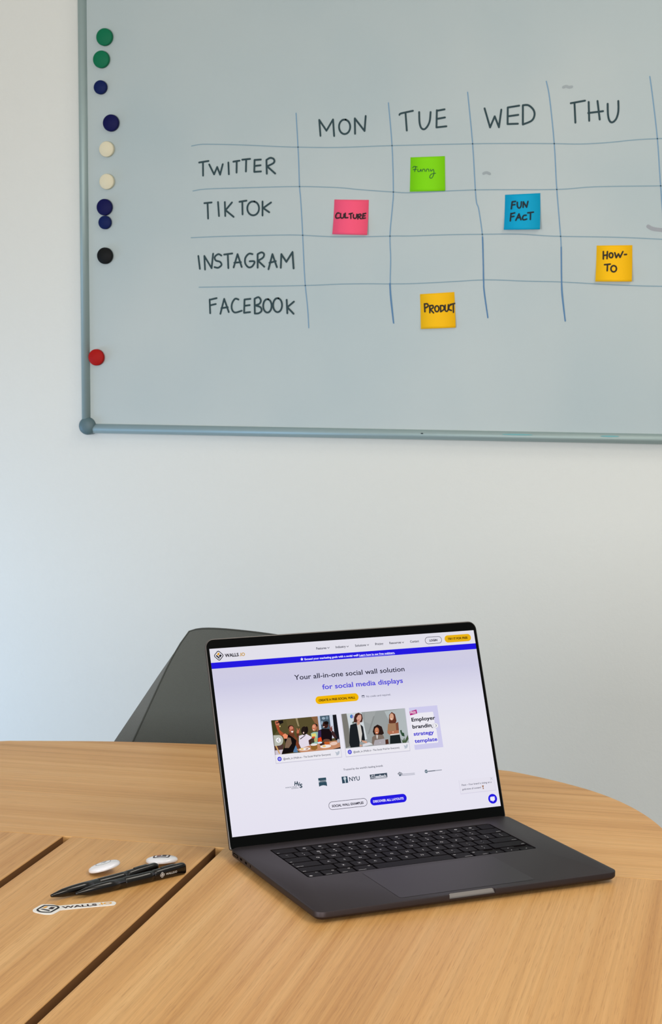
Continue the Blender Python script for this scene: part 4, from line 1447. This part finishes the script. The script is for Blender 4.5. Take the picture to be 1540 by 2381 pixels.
def place_pen(tip, tail, lab, printed=True):
    a, b = Vector(on_table(*tip)), Vector(on_table(*tail))
    d = (b - a).normalized()
    return pen((a.x, a.y, ZT), math.atan2(d.y, d.x), lab, printed)


place_pen((176, 2091), (424, 2032), 'black pen lying nearer the camera, its white printed emblem facing out')
place_pen((119, 2095.5), (366, 2031), 'black pen lying behind the other pen, its end below a white badge', False)


def badge(cen, rx, ry, rz, dz, lab, kind):
    x, y = on_table(*cen, h=dz)
    t = thing('button_badge', lab, 'badge', (x, y, ZT + dz), (rx, ry, rz), 'white button badges on the table')
    R = .0178
    prof = [(R * .90, -.0022), (R * .985, -.0019), (R, -.0006), (R * .985, .0008), (R * .93, .0019), (R * .80, .0029), (R * .6, .0037), (R * .4, .0042), (R * .2, .0044), (.0002, .00445)]
    o = lathe('badge_face', prof, M_badge, t, 56)
    lathe('badge_back', [(R * .2, -.0016), (R * .89, -.0023), (R * .88, -.0016), (R * .3, -.0014)], M_badgeback, t, 40)

    def dome(u, v, l):
        r = math.hypot(u, v)
        for a, b in zip(prof[3:], prof[4:]):
            if b[0] <= r <= a[0]:
                return (u, v, a[1] + (b[1] - a[1]) * (a[0] - r) / (a[0] - b[0]) + .0002)
        return (u, v, .0047)
    fl = Flat(dome, ink)
    if kind == 'ring':
        fl.ring(ell(0, 0, .0088, .0088, 0, 40), ell(0, 0, .0083, .0083, 0, 40), (120, 124, 130))
        fl.line([(-.002, -.001), (.001, .002), (.003, .003)], .0009, (60, 62, 70))
        fl.line([(.001, -.003), (.003, .0005)], .0008, (120, 122, 130))
    else:
        put_emblem(fl, 0, 0, .0112, {'dark': (58, 42, 50), 'gold': (150, 100, 96)}, rot=.78)
    fl.build('badge_print', t)
    return t


badge((242.5, 2014.5), math.radians(-4), math.radians(-15), .284, .0072, 'tilted white button badge with a thin ring, left of its pair', 'ring')
badge((376.5, 1999), math.radians(-7), math.radians(-2.5), .284, .0054, 'flat white button badge with a diamond emblem, behind the pen ends', 'emblem')

# die-cut sticker
a, b = Vector(on_table(78, 2118)), Vector(on_table(269, 2099.5))
ang = math.atan2((b - a).y, (b - a).x)
st = thing('diecut_sticker', 'white die-cut sticker with a diamond emblem, in front of the pens', 'sticker', (a.x, a.y, ZT), (0, 0, ang))
SL = (b - a).length
LZ = zoom(60, 2060, 6.41667)
ca, sa = math.cos(-ang), math.sin(-ang)


def to_st(px, py):
    w = Vector(on_table(px, py)) - a
    return (w.x * ca - w.y * sa, w.x * sa + w.y * ca)


outl = [to_st(*p) for p in LZ([(103, 375), (118, 352), (165, 325), (225, 292), (270, 283), (360, 283), (420, 288), (470, 300), (540, 299), (800, 276), (1100, 253), (1290, 239), (1330, 245), (1349, 262), (1335, 282), (1290, 296), (1000, 322), (700, 351), (530, 368), (495, 382), (440, 412), (390, 430), (330, 434), (270, 430), (190, 415), (120, 396)])]
outl = catmull(outl, 4, True)
if sum(outl[i - 1][0] * outl[i][1] - outl[i][0] * outl[i - 1][1] for i in range(len(outl))) < 0:
    outl = outl[::-1]
prism('sticker_vinyl', outl, .0002, .0007, M_vinyl, st)
fl = Flat(lambda u, v, l: (u, v, .0009 + l * .0001), ink)
oR = [to_st(*p) for p in LZ([(160, 365), (185, 345), (262, 303), (300, 297), (440, 302), (495, 318), (503, 335), (485, 350), (400, 396), (360, 408), (230, 405), (170, 385)])]
iR = [to_st(*p) for p in LZ([(190, 363), (210, 349), (275, 315), (300, 309), (430, 313), (465, 322), (470, 333), (455, 345), (385, 385), (355, 396), (240, 393), (200, 378)])]
oR, iR = catmull(oR, 4, True), catmull(iR, 4, True)
fl.ring(oR[::-1], iR[::-1], DARK)
for pts, c in (([(245, 340), (300, 315), (335, 318), (285, 345)], (232, 166, 62)), ([(335, 352), (378, 325), (440, 330), (398, 360)], (40, 24, 32)), ([(215, 358), (245, 352), (368, 372), (345, 386)], (36, 32, 40))):
    p = [to_st(*w) for w in LZ(pts)]
    if sum(p[i - 1][0] * p[i][1] - p[i][0] * p[i - 1][1] for i in range(4)) < 0:
        p = p[::-1]
    fl.poly(p, c)
t0, t1, t2, t3 = (to_st(*w) for w in LZ([(545, 346), (1068, 301), (1090, 294), (1295, 274)]))
tt = to_st(*LZ([(545, 316)])[0])
capz = (Vector(tt) - Vector(t0)).length * .95
w1 = Vector(t1) - Vector(t0)
fl.text('WALLS', t0[0], t0[1], w1.length, capz, (44, 24, 32), .03, 0, 0, math.atan2(w1.y, w1.x))
w2 = Vector(t3) - Vector(t2)
fl.text('.IO', t2[0], t2[1], w2.length, capz, (236, 172, 74), .03, 0, 0, math.atan2(w2.y, w2.x))
fl.build('printed_logo', st)
